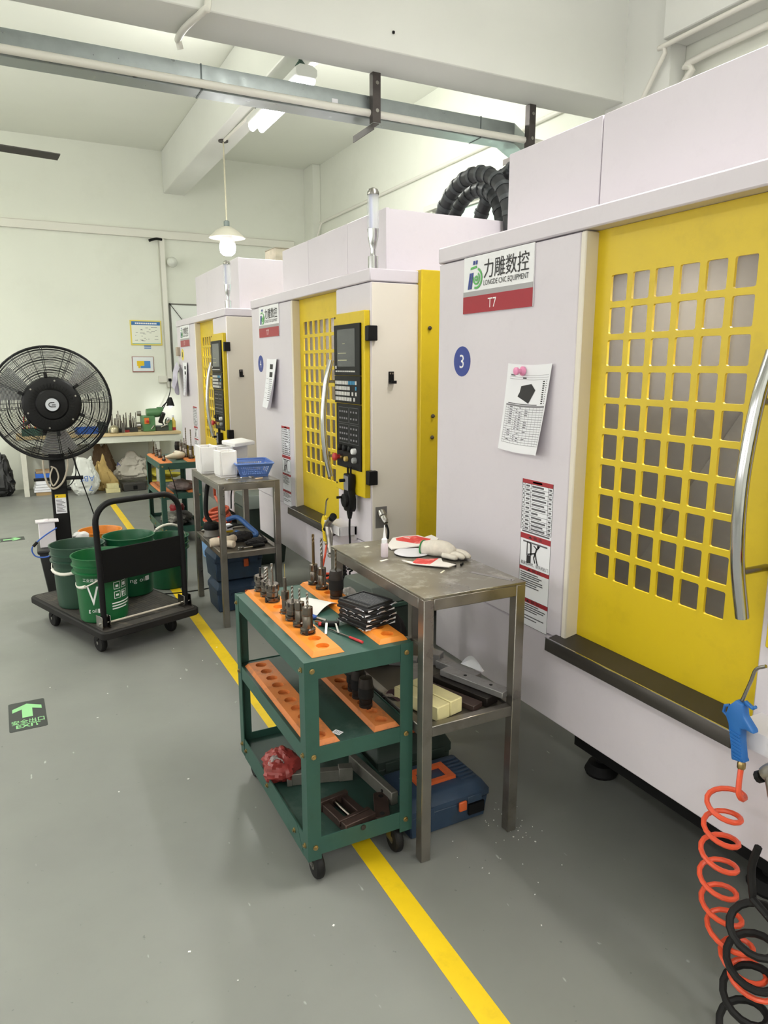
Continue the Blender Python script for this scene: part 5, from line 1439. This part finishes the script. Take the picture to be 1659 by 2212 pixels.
# ------------------------------------------------------------------ misting fan on a water tank
FX, FY, FZ = .212, 5.22, 1.342
t = thing('pedestal_fan', 'large black pedestal fan with wire cage on a wheeled tank', 'fan', (FX, FY, 0), -.02)
FB = mat('fan_black', (20, 20, 21), .42, spec=.3)
WIRE = mat('fan_wire', (30, 30, 31), .35)
RC = .365
def ringy(r, y, rad, n=56, w=4): 
    return [(r * math.cos(2 * PI * i / n), y, FZ + r * math.sin(2 * PI * i / n)) for i in range(n)]
def depth(r): return -.105 + .085 * (r / RC) ** 3
g = MB()
for i in range(30):
    r = .15 + (RC - .15) * i / 30
    g.tube(ringy(r, depth(r), 0), .0019, 4, closed=True)
for k in range(12):
    a = 2 * PI * k / 12 + .1
    for s in (-.025, .025):
        pts = [(r * math.cos(a + s * (.4 + .14 / r * .6)), depth(r) - .003, FZ + r * math.sin(a + s * (.4 + .14 / r * .6))) for r in [.12 + (RC - .12) * j / 8 for j in range(9)]]
        g.tube(pts, .0022, 5)
stuff(g.build('front_grille', WIRE, t))
g = MB()
for i in range(15):
    r = .12 + (RC - .12) * i / 15
    g.tube(ringy(r, .09 - .05 * (r / RC) ** 3, 0), .0019, 4, closed=True)
for k in range(10):
    a = 2 * PI * k / 10
    g.tube([(r * math.cos(a), .092 - .05 * (r / RC) ** 3, FZ + r * math.sin(a)) for r in (.05, .12, .2, .28, .365)], .0025, 5)
stuff(g.build('rear_grille', WIRE, t))
MB().tube(ringy(RC, -.015, 0), .009, 8, closed=True).build('cage_band', FB, t)
MB().tube(ringy(RC, .02, 0), .007, 8, closed=True).build('cage_band', FB, t)
R90 = (PI / 2, 0, 0)
hb = MB().lathe([(.17, .085), (.176, .10), (.165, .118), (.135, .127), (.10, .124), (.09, .137), (.05, .142), (.046, .150), (.036, .152)], 40, (0, 0, FZ), R90).build('front_hub', FB, t, angle=40)
lo = MB().lathe([(.04, .1515), (.04, .155)], 28, (0, 0, FZ), R90).build('logo_disc', mat('logo_disc_white', (210, 214, 220), .3), hb)
lg = MB()
M = frame((0, -.156, FZ), (1, 0, 0), (0, 0, 1))
def arc2(mb, c, r0, r1, a0, a1, M, n=12):
    po = [(c[0] + r1 * math.cos(math.radians(a0 + (a1 - a0) * i / n)), c[1] + r1 * math.sin(math.radians(a0 + (a1 - a0) * i / n))) for i in range(n + 1)]
    po += [(c[0] + r0 * math.cos(math.radians(a1 + (a0 - a1) * i / n)), c[1] + r0 * math.sin(math.radians(a1 + (a0 - a1) * i / n))) for i in range(n + 1)]
    mb.prism(po, .0006, M)
arc2(lg, (-.006, 0), .011, .016, 60, 300, M); lg.prism([(-.006, -.016), (.02, -.016), (.02, -.011), (-.006, -.011)], .0006, M); lg.prism([(-.004, .011), (.014, .011), (.014, .016), (-.004, .016)], .0006, M); lg.prism([(-.002, -.004), (.02, -.004), (.02, .001), (-.002, .001)], .0006, M)
stuff(lg.build('logo_mark', PRINTK, lo))
sp = MB()
for i in range(40):
    a = 2 * PI * i / 40
    sp.obox((.118 * math.cos(a), -.128, FZ + .118 * math.sin(a)), (.032, .006, .004), (0, -a, 0))
stuff(sp.build('hub_vents', BLACKM, hb))
for k in range(6):
    a = 2 * PI * k / 6 + .35
    MB().lathe([(.006, 0), (.006, .005)], 8, (.152 * math.cos(a), -.120, FZ + .152 * math.sin(a)), R90).build('screw', SATIN, hb)
    MB().obox((.19 * math.cos(a + .3), -.103, FZ + .19 * math.sin(a + .3)), (.035, .012, .02), (0, -a - .3, 0)).build('mist_nozzle', FB, hb, bevel=.003)
for k in range(3):
    a = 2 * PI * k / 3 + .6
    def bl(u, v):
        r = .06 + .27 * u; an = a + (v - .5) * (.4 + .55 * u * (1 - .4 * u))
        return (r * math.cos(an), -.02 + .05 * (v - .5), FZ + r * math.sin(an))
    MB().sheet(bl, 8, 6, 0).build('blade', mat('fan_blade', (240, 241, 236), .5), t)
MB().lathe([(.05, -.06), (.075, -.03), (.08, .05), (.06, .14), (.03, .16)], 22, (0, .02, FZ), (-PI / 2, 0, 0)).build('motor', FB, t)
MB().lathe([(.05, 0), (.045, .12), (.06, .2)], 18, (0, .06, FZ - .3)).build('neck', FB, t)
MB().box(-.07, .07, .02, .1, FZ - .21, FZ - .1).build('yoke', FB, t, bevel=.012)
pole = MB().frustum((0, .05), (.052, .04), (.048, .036), .36, 1.12).build('pole', mat('pole_black', (22, 21, 21), .55, spec=.25), t, bevel=.006)
st = MB().box(-.032, .036, .0085, .0095, .605, .735).build('warning_label', PAPER, pole)
MB().box(-.032, .036, .0078, .0085, .712, .735).build('yellow_band', TAPEY, st)
text('▲', .012, .012, PRINTK, frame((-.018, .0074, .7235), (1, 0, 0), (0, 0, 1)), st, 'warning_mark')
k_ = MB()
for i in range(9): k_.box(-.026, .03 - .01 * (i % 3), .008, .0085, .615 + .0098 * i, .620 + .0098 * i)
stuff(k_.build('print_lines', PRINTG, st))
MB().tube([(.04, .03, .84), (.155, .02, .84)], .013, 10).build('clamp_lever', FB, t)
MB().tube([(-.15, .03, .84), (-.04, .03, .84)], .011, 10).build('clamp_lever', FB, t)
MB().tube([(.04, .03, .765), (.075, .03, .765)], .012, 10).build('knob', FB, t)
tank = MB().frustum((0, 0.03), (.125, .13), (.16, .165), .075, .37).build('tank', mat('tank_black', (30, 29, 29), .45, noise=.2, nscale=8), t, bevel=.015, seg=2)
MB().box(-.17, .17, -.145, .205, .365, .395).build('tank_lid', MATS['tank_black'], t, bevel=.012, seg=2)
for (x, y) in ((-.11, -.09), (.11, -.09), (-.11, .15), (.11, .15)):
    c = MB().box(x - .015, x + .015, y - .015, y + .015, .05, .085).build('caster', SATIN, t)
    MB().lathe([(.006, -.01), (.026, -.01), (.028, 0), (.026, .01), (.006, .01)], 18, (x, y, .028), (0, PI / 2, 0)).build('wheel', mat('wheel_clear', (150, 154, 156), .3), c)
CR = mat('cord_beige', (186, 176, 158), .6)
MB().tube(smooth_path([(-.06, .0, 1.1), (-.085, -.01, .95), (-.07, -.01, .82), (-.03, -.012, .78), (.03, -.012, .83), (.065, -.01, .95), (.05, .0, 1.08)]), .0065, 8).build('cord_loop', CR, t)
MB().tube(smooth_path([(-.03, -.008, .92), (-.05, -.014, .86), (-.035, -.016, .80), (.0, -.014, .85), (-.01, -.012, .91), (-.04, -.012, .93)]), .005, 8).build('cord_loop', CR, t)
MB().tube(smooth_path([(.06, .0, 1.05), (.10, -.02, .98), (.11, -.02, .88), (.07, -.01, .80), (.0, -.012, .79)]), .0035, 7).build('black_cord', BLACK, t)
tag(MB().tube(smooth_path([(FX + .07, FY + .0, 1.06), (FX + .10, FY - .03, 1.0), (FX + .12, FY - .03, .9), (FX + .17, FY + .05, .72), (FX + .24, FY + .25, .45), (FX + .26, FY + .38, .34)]), .004, 7).build('power_cord', BLACK), 'black cord hanging from the fan down to the orange bucket', 'cord')
t = thing('spray_canister', 'white plastic canister standing on the fan tank', 'canister', (.112, 5.19, .3955))
MB().box(-.05, .05, -.04, .04, 0, .17).build('canister_body', mat('canister_white', (232, 226, 230), .5), t, bevel=.004)
MB().box(-.065, .075, -.045, .045, .17, .178).build('cap_plate', MATS['canister_white'], t)
MB().lathe([(.016, .178), (.016, .186)], 12, (.0, 0, 0)).build('knob', MATS['canister_white'], t)
pts = smooth_path([(.17, 5.12, .53), (.10, 5.07, .50), (.04, 5.045, .46), (.01, 5.04, .42), (.03, 5.04, .37), (.10, 5.04, .36), (.16, 5.04, .41)])
t = thing('blue_cable', 'blue cable with a black connector looping over the fan tank', 'cable', (0, 0, 0))
MB().tube(pts, .0045, 7).build('cable', mat('cable_blue', (54, 96, 186), .45), t)
MB().tube([(.045, 5.045, .463), (.02, 5.04, .437)], .01, 8).build('connector', BLACK, t)
tag(crumple((0, 0, .02), (.05, .04, .03), 83, .25, 20, 12).build('foam_scrap', FOAMW, None, loc=(.325, 5.30, .396)), 'crumpled white foam scrap on the fan tank', 'foam')

# ------------------------------------------------------------------ exit markings on the floor
def exit_sign(label, loc, rz):
    t = thing('exit_marking', label, 'floor sign', loc, rz, 'floor exit stickers')
    GLO = mat('sticker_green', (142, 204, 140), .5)
    MB().prism(rrect(.155, .305, .012), .0012).build('sticker', mat('sticker_black', (52, 56, 54), .5), t)
    M = frame((0, .045, .0012), (1, 0, 0), (0, 1, 0))
    MB().prism([(-.022, -.07), (.022, -.07), (.022, .022), (.062, -.002), (.062, .035), (0, .078), (-.062, .035), (-.062, -.002), (-.022, .022)], .0004, M).build('arrow', GLO, t)
    text('安全出口', .135, .045, GLO, frame((0, -.068, .0018), (1, 0, 0), (0, 1, 0)), t, bold=.012)
    text('EXIT', .1, .034, GLO, frame((0, -.112, .0018), (1, 0, 0), (0, 1, 0)), t, bold=.02)
    return t
exit_sign('green EXIT arrow sticker on the floor at left', (-.08, 3.475, .0), .02)
exit_sign('far green exit arrow sticker seen edge on at the left border', (-.19, 7.36, 0), -PI / 2 + .05)

# ------------------------------------------------------------------ workbench at the back wall
t = thing('workbench', 'white steel workbench with a wooden top along the back wall', 'workbench', (-.03, 9.72, 0))
MB().box(0, 1.96, 0, .62, .705, .74).build('bench_top', mat('bench_wood', (222, 198, 150), .5, noise=.1, nscale=6, stretch=(.3, 4, 4)), t, bevel=.003)
MB().box(.02, 1.94, .02, .05, .62, .705).build('front_rail', mat('bench_white', (226, 228, 214), .5), t)
for x in (.03, 1.62):
    for y in (.03, .54): MB().box(x, x + .06, y, y + .06, 0, .705).build('leg', mat('bench_leg', (216, 214, 202), .5, noise=.05, nscale=5, dirt=(90, 86, 78), dscale=5, damt=.5), t, bevel=.002)
ZBn = .7405
GRM = mat('machine_green', (92, 138, 92), .45, noise=.08, nscale=8)
t = thing('drill_grinder', 'green drill grinding machine with an orange switch on the workbench', 'grinder', (1.60, 9.98, ZBn))
MB().box(-.13, .03, -.13, .12, 0, .20).build('base_cabinet', GRM, t, bevel=.01)
MB().box(.03, .25, -.10, .1, 0, .06).build('bed', mat('grinder_dark', (64, 72, 66), .5), t, bevel=.005)
MB().box(.20, .25, -.11, .11, .0, .14).build('end_plate', GRM, t, bevel=.005)
MB().lathe([(.055, -.1), (.06, -.05), (.06, .05), (.04, .1)], 18, (.04, -.0, .235), (0, PI / 2, 0)).build('motor', GRM, t)
MB().box(.08, .16, -.03, .03, .26, .31).build('arm', GRM, t, bevel=.006)
MB().lathe([(.03, 0), (.035, .05)], 14, (-.18, 0, .23), (0, PI / 2, 0)).build('spindle', SATIN, t)
MB().lathe([(.05, 0), (.05, .05), (.03, .06)], 18, (-.20, -.04, .07), (0, PI / 2, 0)).build('handwheel', SATIN, t)
sw = MB().box(-.11, -.05, -.135, -.13, .10, .18).build('switch_plate', mat('switch_orange', (226, 132, 56), .5), t)
MB().lathe([(.018, 0), (.02, .02), (.012, .026)], 14, (-.075, -.135, .135), R90).build('switch_knob', mat('switch_red', (206, 56, 44), .45), sw)
MB().tube([(-.03, -.135, .03), (.01, -.145, .08)], .008, 8).build('lever', CHROME, t)
MB().tube([(.10, -.11, .05), (.19, -.12, .09)], .008, 8).build('lever', CHROME, t)
MB().obox((.13, -.05, .17), (.05, .05, .15), (.3, .35, 0)).build('collet_head', mat('collet_dark', (60, 60, 58), .4, .6), t, bevel=.006)
MB().lathe([(.02, 0), (.035, .05), (.03, .09)], 14, (.17, -.08, .09), (.4, .5, 0)).build('collet', CHROME, t)
# drill bits standing in a block
t = thing('drill_stand', 'dark block of drill bits left of the green grinder', 'drill stand', (1.235, 9.95, ZBn))
MB().box(-.15, .17, -.09, .09, 0, .05).build('block', mat('stand_dark', (54, 56, 54), .6), t, bevel=.004)
MB().box(-.04, .06, -.10, -.09, 0, .03).build('red_strip', MATS['tub_red'], t)
random.seed(17)
dm = bit(.005, 0, .17, .07, 5, 2).mesh('drill_bit')
for i in range(26):
    o = link('drill_bit', dm, TOOLST, None, (1.10 + .29 * (i % 9) / 8 + random.uniform(-.01, .01), 9.89 + .055 * (i // 9) + random.uniform(-.01, .01), ZBn + .051), random.uniform(0, 3))
    o.scale = (1 + random.uniform(-.2, .5), 1 + random.uniform(-.2, .5), random.uniform(.55, 1.35))
    tag(o, 'steel drill bit standing in the dark block on the workbench', 'drill bit', 'drill bits on the workbench')
t = thing('chuck_body', 'brass coloured round chuck in front of the drill bits', 'chuck', (1.10, 9.80, ZBn))
MB().lathe([(.05, 0), (.06, .01), (.06, .06), (.045, .085), (.02, .1)], 20).build('chuck', mat('chuck_pale', (176, 168, 140), .3, .8), t)
MB().box(.09, .13, -.03, .03, 0, .13).build('clamp_post', SATIN, t, bevel=.004)
t = thing('parts_bin', 'open blue parts bin on the workbench behind the fan cage', 'bin', (.78, 9.90, ZBn), .05)
BP = mat('parts_blue', (54, 104, 196), .4)
MB().box(-.13, .13, -.09, .09, 0, .006).build('floor_plate', BP, t)
for (a, b, c, d) in ((-.13, .13, -.09, -.084), (-.13, .13, .084, .09), (-.13, -.124, -.09, .09), (.124, .13, -.09, .09)): MB().box(a, b, c, d, .006, .08).build('side', BP, t)
t = thing('parts_bin', 'dark green parts bin at the left end of the workbench', 'bin', (.16, 9.92, ZBn), -.05)
MB().box(-.12, .12, -.08, .08, 0, .006).build('floor_plate', GREENC, t)
for (a, b, c, d) in ((-.12, .12, -.08, -.074), (-.12, .12, .074, .08), (-.12, -.114, -.08, .08), (.114, .12, -.08, .08)): MB().box(a, b, c, d, .006, .09).build('side', GREENC, t)
random.seed(19)
for i in range(9):
    x = .06 + .025 * i
    o = tag(MB().tube([(0, 0, 0), (random.uniform(-.04, .04), random.uniform(-.02, .02), random.uniform(.16, .28))], .006, 6).build('hand_tool', [MATS['red_plastic'], TOOLST, TAPEY][i % 3], None, loc=(x, 9.90 + .05 * (i % 2), ZBn + .008)), 'slim hand tool standing in the dark green bin', 'hand tool', 'tools in the dark green bin')
for i, (x, h, m, lb) in enumerate(((.46, .12, TOOLDK, 'squat black tool block behind the fan hub'), (.97, .14, GRNDARK, 'dark square tool block right of the blue bin'))):
    t = thing('tool_block', lb, 'tool block', (x, 9.95, ZBn))
    MB().box(-.07, .07, -.06, .06, 0, h * .6).build('block', m, t, bevel=.004)
    MB().box(-.05, .05, -.04, .04, h * .6, h).build('upper_step', m, t, bevel=.004)
t = thing('desk_lamp', 'black gooseneck work lamp shining on the workbench', 'lamp', (1.80, 10.2, ZBn))
MB().lathe([(.05, 0), (.05, .02), (.015, .03)], 18).build('base', BLACK, t)
MB().tube(smooth_path([(0, 0, .02), (-.03, 0, .15), (-.02, -.02, .28), (.04, -.06, .36), (.07, -.08, .37)]), .009, 8).build('neck', BLACK, t)
MB().lathe([(.02, .07), (.03, .05), (.05, -.03), (.055, -.045)], 20, (.085, -.09, .36), None, cap=False).build('shade', BLACK, t)
MB().sphere((.085, -.09, .325), .03, 12, 8).build('bulb', MATS['bulb_glow'], t)
dl = bpy.data.lights.new('desk_point', 'POINT'); dl.energy = 1.6; dl.shadow_soft_size = .03
do = bpy.data.objects.new('desk_point', dl); do.location = (1.885, 10.11, ZBn + .275); C.objects.link(do)
t = thing('spray_bottle', 'yellow and red bottle at the right end of the workbench', 'bottle', (1.875, 9.93, ZBn))
MB().lathe([(.03, 0), (.032, .01), (.032, .12), (.012, .15), (.012, .17)], 16).build('bottle_body', mat('bottle_yellow', (232, 206, 96), .4), t)
MB().lathe([(.0325, .0), (.0325, .04)], 16, cap=False).build('red_band', MATS['tub_red'], t)
MB().lathe([(.014, .17), (.014, .2)], 12).build('cap', PAPER, t)
# ------------------------------------------------------------------ under the workbench
SACK = mat('white_sack', (226, 228, 222), .7, noise=.08, nscale=10, bump=.3)
from mathutils import noise as mnoise
def heap(name, label, cat, loc, r, seed, m, rz=0.0, amp=.16, top=.55, lean=0.0):
    """slumped sack: boxy body, wide foot, wrinkled"""
    t = thing(name, label, cat, loc, rz)
    mb = MB().sphere((0, 0, 0), 1.0, 56, 34); out = []
    for (x, y, z) in mb.v:
        def sp(v, e): return math.copysign(abs(v) ** e, v)
        p = Vector((sp(x, .7), sp(y, .7), sp(z, .75)))
        h = (p.z + 1) / 2
        taper = 1.0 - (1 - top) * h ** 1.5
        q = Vector((x * 2.2 + seed, y * 2.2, z * 2.2))
        w_ = abs(mnoise.noise(q * 1.3)) * 1.3 + .6 * abs(mnoise.noise(q * 2.9)) + .3 * mnoise.noise(q * 6.0)
        d = 1 + amp * (1.4 * mnoise.noise(q * .6) - w_ + .4)
        out.append((r[0] * p.x * d * taper + lean * h, r[1] * p.y * d * taper, max(0.0, r[2] * (p.z + .92) * (1 + amp * mnoise.noise(q * .8 + Vector((5, 1, 2)))))))
    mb.v = out
    mb.build('sack', m, t, angle=24)
    return t
t = heap('woven_sack', 'white sack with blue upside-down lettering under the workbench', 'sack', (.69, 9.62, 0), (.17, .10, .25), 91, SACK, 0, .22, .62)
text('ABS', .17, .07, mat('sack_blue', (84, 122, 196), .6), frame((.02, -.148, .22), (-1, 0, 0), (0, 0, -1)), t)
text('7', .05, .06, MATS['sack_blue'], frame((.05, -.155, .10), (-1, 0, 0), (0, 0, -1)), t)
heap('kraft_sack', 'brown kraft paper sack slumped beside the white one', 'sack', (.97, 9.86, 0), (.15, .10, .21), 92, mat('kraft', (206, 176, 112), .75, noise=.12, nscale=8), .3, .34, .35, -.06)
t = heap('woven_sack', 'large dirty white woven sack in the middle under the bench', 'sack', (1.27, 9.98, .103), (.24, .12, .17), 93, mat('sack_dirty', (202, 196, 184), .7, noise=.12, nscale=7, bump=.3), -.1, .3, .6, .06)
text('A', .05, .05, PRINTB, frame((-.13, -.165, .23), (1, 0, .2), (-.2, 0, 1)), t)
heap('cardboard_heap', 'folded brown cardboard leaning behind the sacks', 'cardboard', (.98, 10.2, 0), (.18, .06, .3), 94, mat('card_brown', (128, 104, 78), .8, noise=.3, nscale=8), .1, .3, .5)
t = thing('foam_sheets', 'heap of folded bright yellow foam sheets under the bench right end', 'foam', (1.72, 10.02, 0))
YF_ = mat('foam_bright', (226, 212, 84), .7, noise=.12, nscale=9)
for i, (x, z, rx, ry) in enumerate(((-.05, .06, .1, .1), (.05, .13, -.3, .12), (-.02, .2, .2, -.2), (.06, .27, -.15, .1), (-.04, .33, .25, .25))):
    MB().obox((x, .0, z), (.34, .22, .035), (rx, ry, .2 * i)).build('sheet', YF_, t, bevel=.008)
for i, (z, w_, lb) in enumerate(((0, .17, 'lower pale yellow foam slab on the floor by the kraft sack'), (.056, .14, 'upper pale yellow foam slab on the floor by the kraft sack'))):
    tag(MB().box(-w_ / 2, w_ / 2, -.05, .05, 0, .055).build('foam_slab', FOAM, None, bevel=.003, loc=(1.015, 9.64, z)), lb, 'foam')
t = thing('tool_case', 'dark grey tool case under the large woven sack', 'case', (1.29, 9.70, 0), .05)
MB().box(-.15, .13, -.08, .08, 0, .1).build('case_body', mat('case_dark', (62, 60, 58), .6, noise=.15, nscale=10), t, bevel=.008)
MB().box(-.03, .02, -.085, -.08, .02, .07).build('clasp', BLACKM, t, bevel=.002)
heap('refuse_sack', 'black refuse sack at the far left under the bench', 'sack', (-.24, 9.98, 0), (.15, .14, .27), 95, mat('refuse_black', (28, 28, 29), .4), 0, .3, .5)
t = thing('panel_stack', 'stack of white panels and boxes on a pallet under the bench', 'panels', (.30, 9.95, 0))
MB().box(-.17, .16, -.16, .16, 0, .04).build('pallet_board', mat('pallet_tan', (176, 148, 106), .7), t)
for k in range(3): MB().box(-.19 + .01 * k, .17, -.17, .17, .042 + .03 * k, .068 + .03 * k).build('panel', PAPER, t, bevel=.002)
MB().box(-.16, -.04, -.15, .1, .134, .20).build('white_box', PAPER, t, bevel=.003)
MB().box(.0, .14, -.14, .1, .134, .19).build('grey_box', mat('box_grey', (176, 176, 172), .6), t, bevel=.003)
MB().box(-.16, .15, -.15, .12, .205, .27).build('blue_tray', BP, t, bevel=.003)
MB().box(-.15, .14, -.14, .11, .272, .30).build('top_boards', mat('board_tan', (168, 140, 108), .7), t, bevel=.003)
tag(MB().box(-.06, .06, -.005, .005, 0, .2).build('yellow_folder', mat('folder_yellow', (206, 168, 66), .6), None, bevel=.002, loc=(.20, 10.30, .0)), 'yellow folder leaning on the wall under the bench', 'folder')

# ------------------------------------------------------------------ on the back wall
t = thing('safety_poster', 'yellow framed notice with a blue header on the back wall', 'poster', (1.672, YB - .012, 2.03))
MB().box(-.205, .205, 0, .012, -.165, .165).build('frame', mat('frame_yellow', (232, 212, 96), .5), t, bevel=.002)
pp = MB().box(-.188, .188, -.002, 0, -.148, .148).build('sheet', mat('poster_cream', (238, 240, 226), .6), t)
MB().box(-.188, .188, -.003, -.002, .1, .148).build('header', mat('poster_blue', (56, 112, 172), .6), pp)
hl = MB(); 
for i in range(12): hl.box(-.14 + .024 * i, -.122 + .024 * i, -.0036, -.003, .114, .134)
stuff(hl.build('header_marks', PRINTW, pp))
random.seed(23); sm = MB()
for i in range(26):
    x, z = random.uniform(-.16, .12), random.uniform(-.12, .08); sm.box(x, x + random.uniform(.01, .05), -.0028, -.002, z, z + .005)
stuff(sm.build('small_marks', PRINTG, pp))
MB().box(-.188, .188, -.0028, -.002, -.148, -.138).build('footer', mat('poster_teal', (126, 186, 176), .6), pp)
t = thing('wall_card', 'small blue and white card below the framed notice', 'card', (1.68, YB - .003, 1.842))
MB().box(-.045, .045, 0, .003, -.022, .022).build('card', mat('card_blue', (110, 142, 190), .6), t)
MB().box(-.045, .045, -.001, 0, -.005, .004).build('stripe', PRINTW, t)
t = thing('floor_plan', 'framed yellow and blue floor plan on the back wall', 'picture', (1.605, YB - .012, 1.61))
MB().box(-.142, .142, 0, .012, -.105, .105).build('frame', mat('frame_maroon', (150, 92, 84), .5), t, bevel=.002)
pp = MB().box(-.134, .134, -.002, 0, -.09, .098).build('sheet', mat('plan_white', (234, 238, 240), .4), t)
MB().prism([(-.08, .045), (.015, .045), (.015, -.015), (-.04, -.02), (-.04, -.05), (-.065, -.05), (-.065, -.02), (-.08, -.02)], .0015, frame((0, -.002, 0), (1, 0, 0), (0, 0, 1))).build('yellow_zone', TAPEY, pp)
MB().prism([(.015, .045), (.095, .045), (.095, -.05), (-.035, -.05), (-.035, -.022), (.015, -.017)], .0015, frame((0, -.002, 0), (1, 0, 0), (0, 0, 1))).build('blue_zone', mat('plan_blue', (74, 138, 206), .5), pp)
t = thing('socket_box', 'white surface socket box beside the conduit with a plug', 'socket', (1.87, YB, 1.41))
MB().box(-.07, .06, -.045, 0, -.045, .045).build('box', PVC, t, bevel=.004)
MB().box(.05, .09, -.08, -.045, -.03, .01).build('plug', BLACK, t, bevel=.004)
MB().tube(smooth_path([(.07, -.08, -.03), (.05, -.09, -.2), (-.05, -.1, -.4), (-.12, -.12, -.5)]), .006, 7).build('cord', BLACK, t)
t = thing('whiteboard', 'white board in a dark frame hung behind the farthest machine', 'board', (2.385, YB - .02, 1.96))
MB().box(-.38, .38, 0, .015, -.44, .46).build('board', mat('board_white', (236, 240, 234), .35), t)
for (a, b, c, d) in ((-.39, -.37, -.45, .47), (.37, .39, -.45, .47), (-.39, .39, .45, .47), (-.39, .39, -.45, -.43)): MB().box(a, b, -.006, .018, c, d).build('frame_bar', mat('board_frame', (110, 108, 100), .5), t)
MB().tube([(-.38, -.01, .46), (-.2, -.015, .22)], .004, 6).build('string', BLACK, t)
# ------------------------------------------------------------------ farther cart load
before_far = set(bpy.data.objects)
random.seed(29)
for i, (x, y, k, tl_, sc_, lb) in enumerate(((1.165, 7.47, 'thin', (.0015, .02, .0, 0, 2), .9, 'rearmost slim holder on the farther cart'), (1.175, 7.36, 'thin', (.0015, .02, 0, 0, 2), .8, 'second slim holder on the farther cart'), (1.17, 7.25, 'collet', None, 1.1, 'squat collet holder on the farther cart left rack'), (1.17, 7.12, 'slim', None, .9, 'plain slim holder on the farther cart left rack'), (1.165, 6.88, 'slim', None, .62, 'short flanged holder at the front of the farther cart'),
                                       (1.40, 7.47, 'chuck', None, 1.0, 'black chuck at the rear right of the farther cart'), (1.41, 7.33, 'slim', (.005, .03, .0, 5, 2), 1.25, 'tall slim holder in the right row of the farther cart'), (1.41, 7.18, 'slim', (.005, .05, 0, 5, 2), 1.3, 'middle tall holder in the right row of the farther cart'), (1.40, 7.04, 'slim', (.005, .16, .0, 5, 2), 1.3, 'holder with a very long drill on the farther cart'), (1.425, 6.94, 'slim', (.005, .15, .0, 5, 2), 1.3, 'frontmost holder with a long drill on the farther cart'))):
    holder(k, lb, (x, y, ZT1 + .010), tl_, TOOLST if k != 'chuck' else TOOLDK, TOOLST, sc_, 'tool holders on the farther cart')
t = thing('heat_gun', 'cream pistol-grip power tool lying on the farther cart', 'power tool', (1.285, 7.0, ZT1), .5)
MB().tube(smooth_path([(-.12, 0, .035), (-.03, 0, .035), (.06, 0, .037), (.10, 0, .035)]), [.012, .013, .014, .018, .022, .025, .027, .03, .032, .033, .034, .034, .034, .034, .033, .032, .031, .03, .027], 14).build('barrel', mat('tool_cream', (216, 208, 192), .45), t)
MB().tube(smooth_path([(.06, 0, .04), (.09, .05, .05), (.11, .12, .05)]), .02, 10).build('grip', MATS['tool_cream'], t)
MB().tube(smooth_path([(-.12, 0, .035), (-.17, -.03, .02), (-.2, -.12, .0), (-.2, -.20, -.15), (-.16, -.22, -.4), (-.14, -.2, -.6)]), .004, 6).build('cord', BLACK, t)
tag(crumple((0, 0, .03), (.10, .13, .045), 97, .2).build('grey_rag', mat('rag_grey', (136, 122, 118), .85, noise=.15, nscale=12), None, loc=(1.33, 6.98, .4345), angle=30), 'brownish grey rag on the middle shelf of the farther cart', 'rag')
t = thing('cable_ring', 'red-brown looped cable on the grey rag', 'cable', (1.37, 6.93, .49))
MB().tube([(.05 * math.cos(a), .07 * math.sin(a), .004 * math.sin(2 * a)) for a in [i * PI / 12 for i in range(24)]], .006, 7, closed=True).build('loop', mat('cable_brown', (112, 66, 56), .5), t)

for o in set(bpy.data.objects) - before_far:
    if o.parent is None and o.type in ('MESH', 'EMPTY'): seat(o, True)
# ------------------------------------------------------------------ loose chips on the floor
random.seed(31); ch = MB()
for i in range(70):
    a = random.random()
    if a < .45: x, y = random.gauss(1.42, .05), random.gauss(1.80, .07)
    elif a < .6: x, y = random.gauss(1.3, .1), random.gauss(1.62, .12)
    else: x, y = random.uniform(-.1, 1.1), random.uniform(1.0, 4.0)
    s = random.uniform(.003, .008) if a > .6 else random.uniform(.002, .005)
    ch.obox((x, y, .001), (s, s * random.uniform(.3, 1), .0015), (0, 0, random.uniform(0, 3)))
stuff(tag(ch.build('floor_chips', mat('chip_white', (226, 226, 222), .6)), 'scattered white plastic chips on the grey floor', 'chips'))
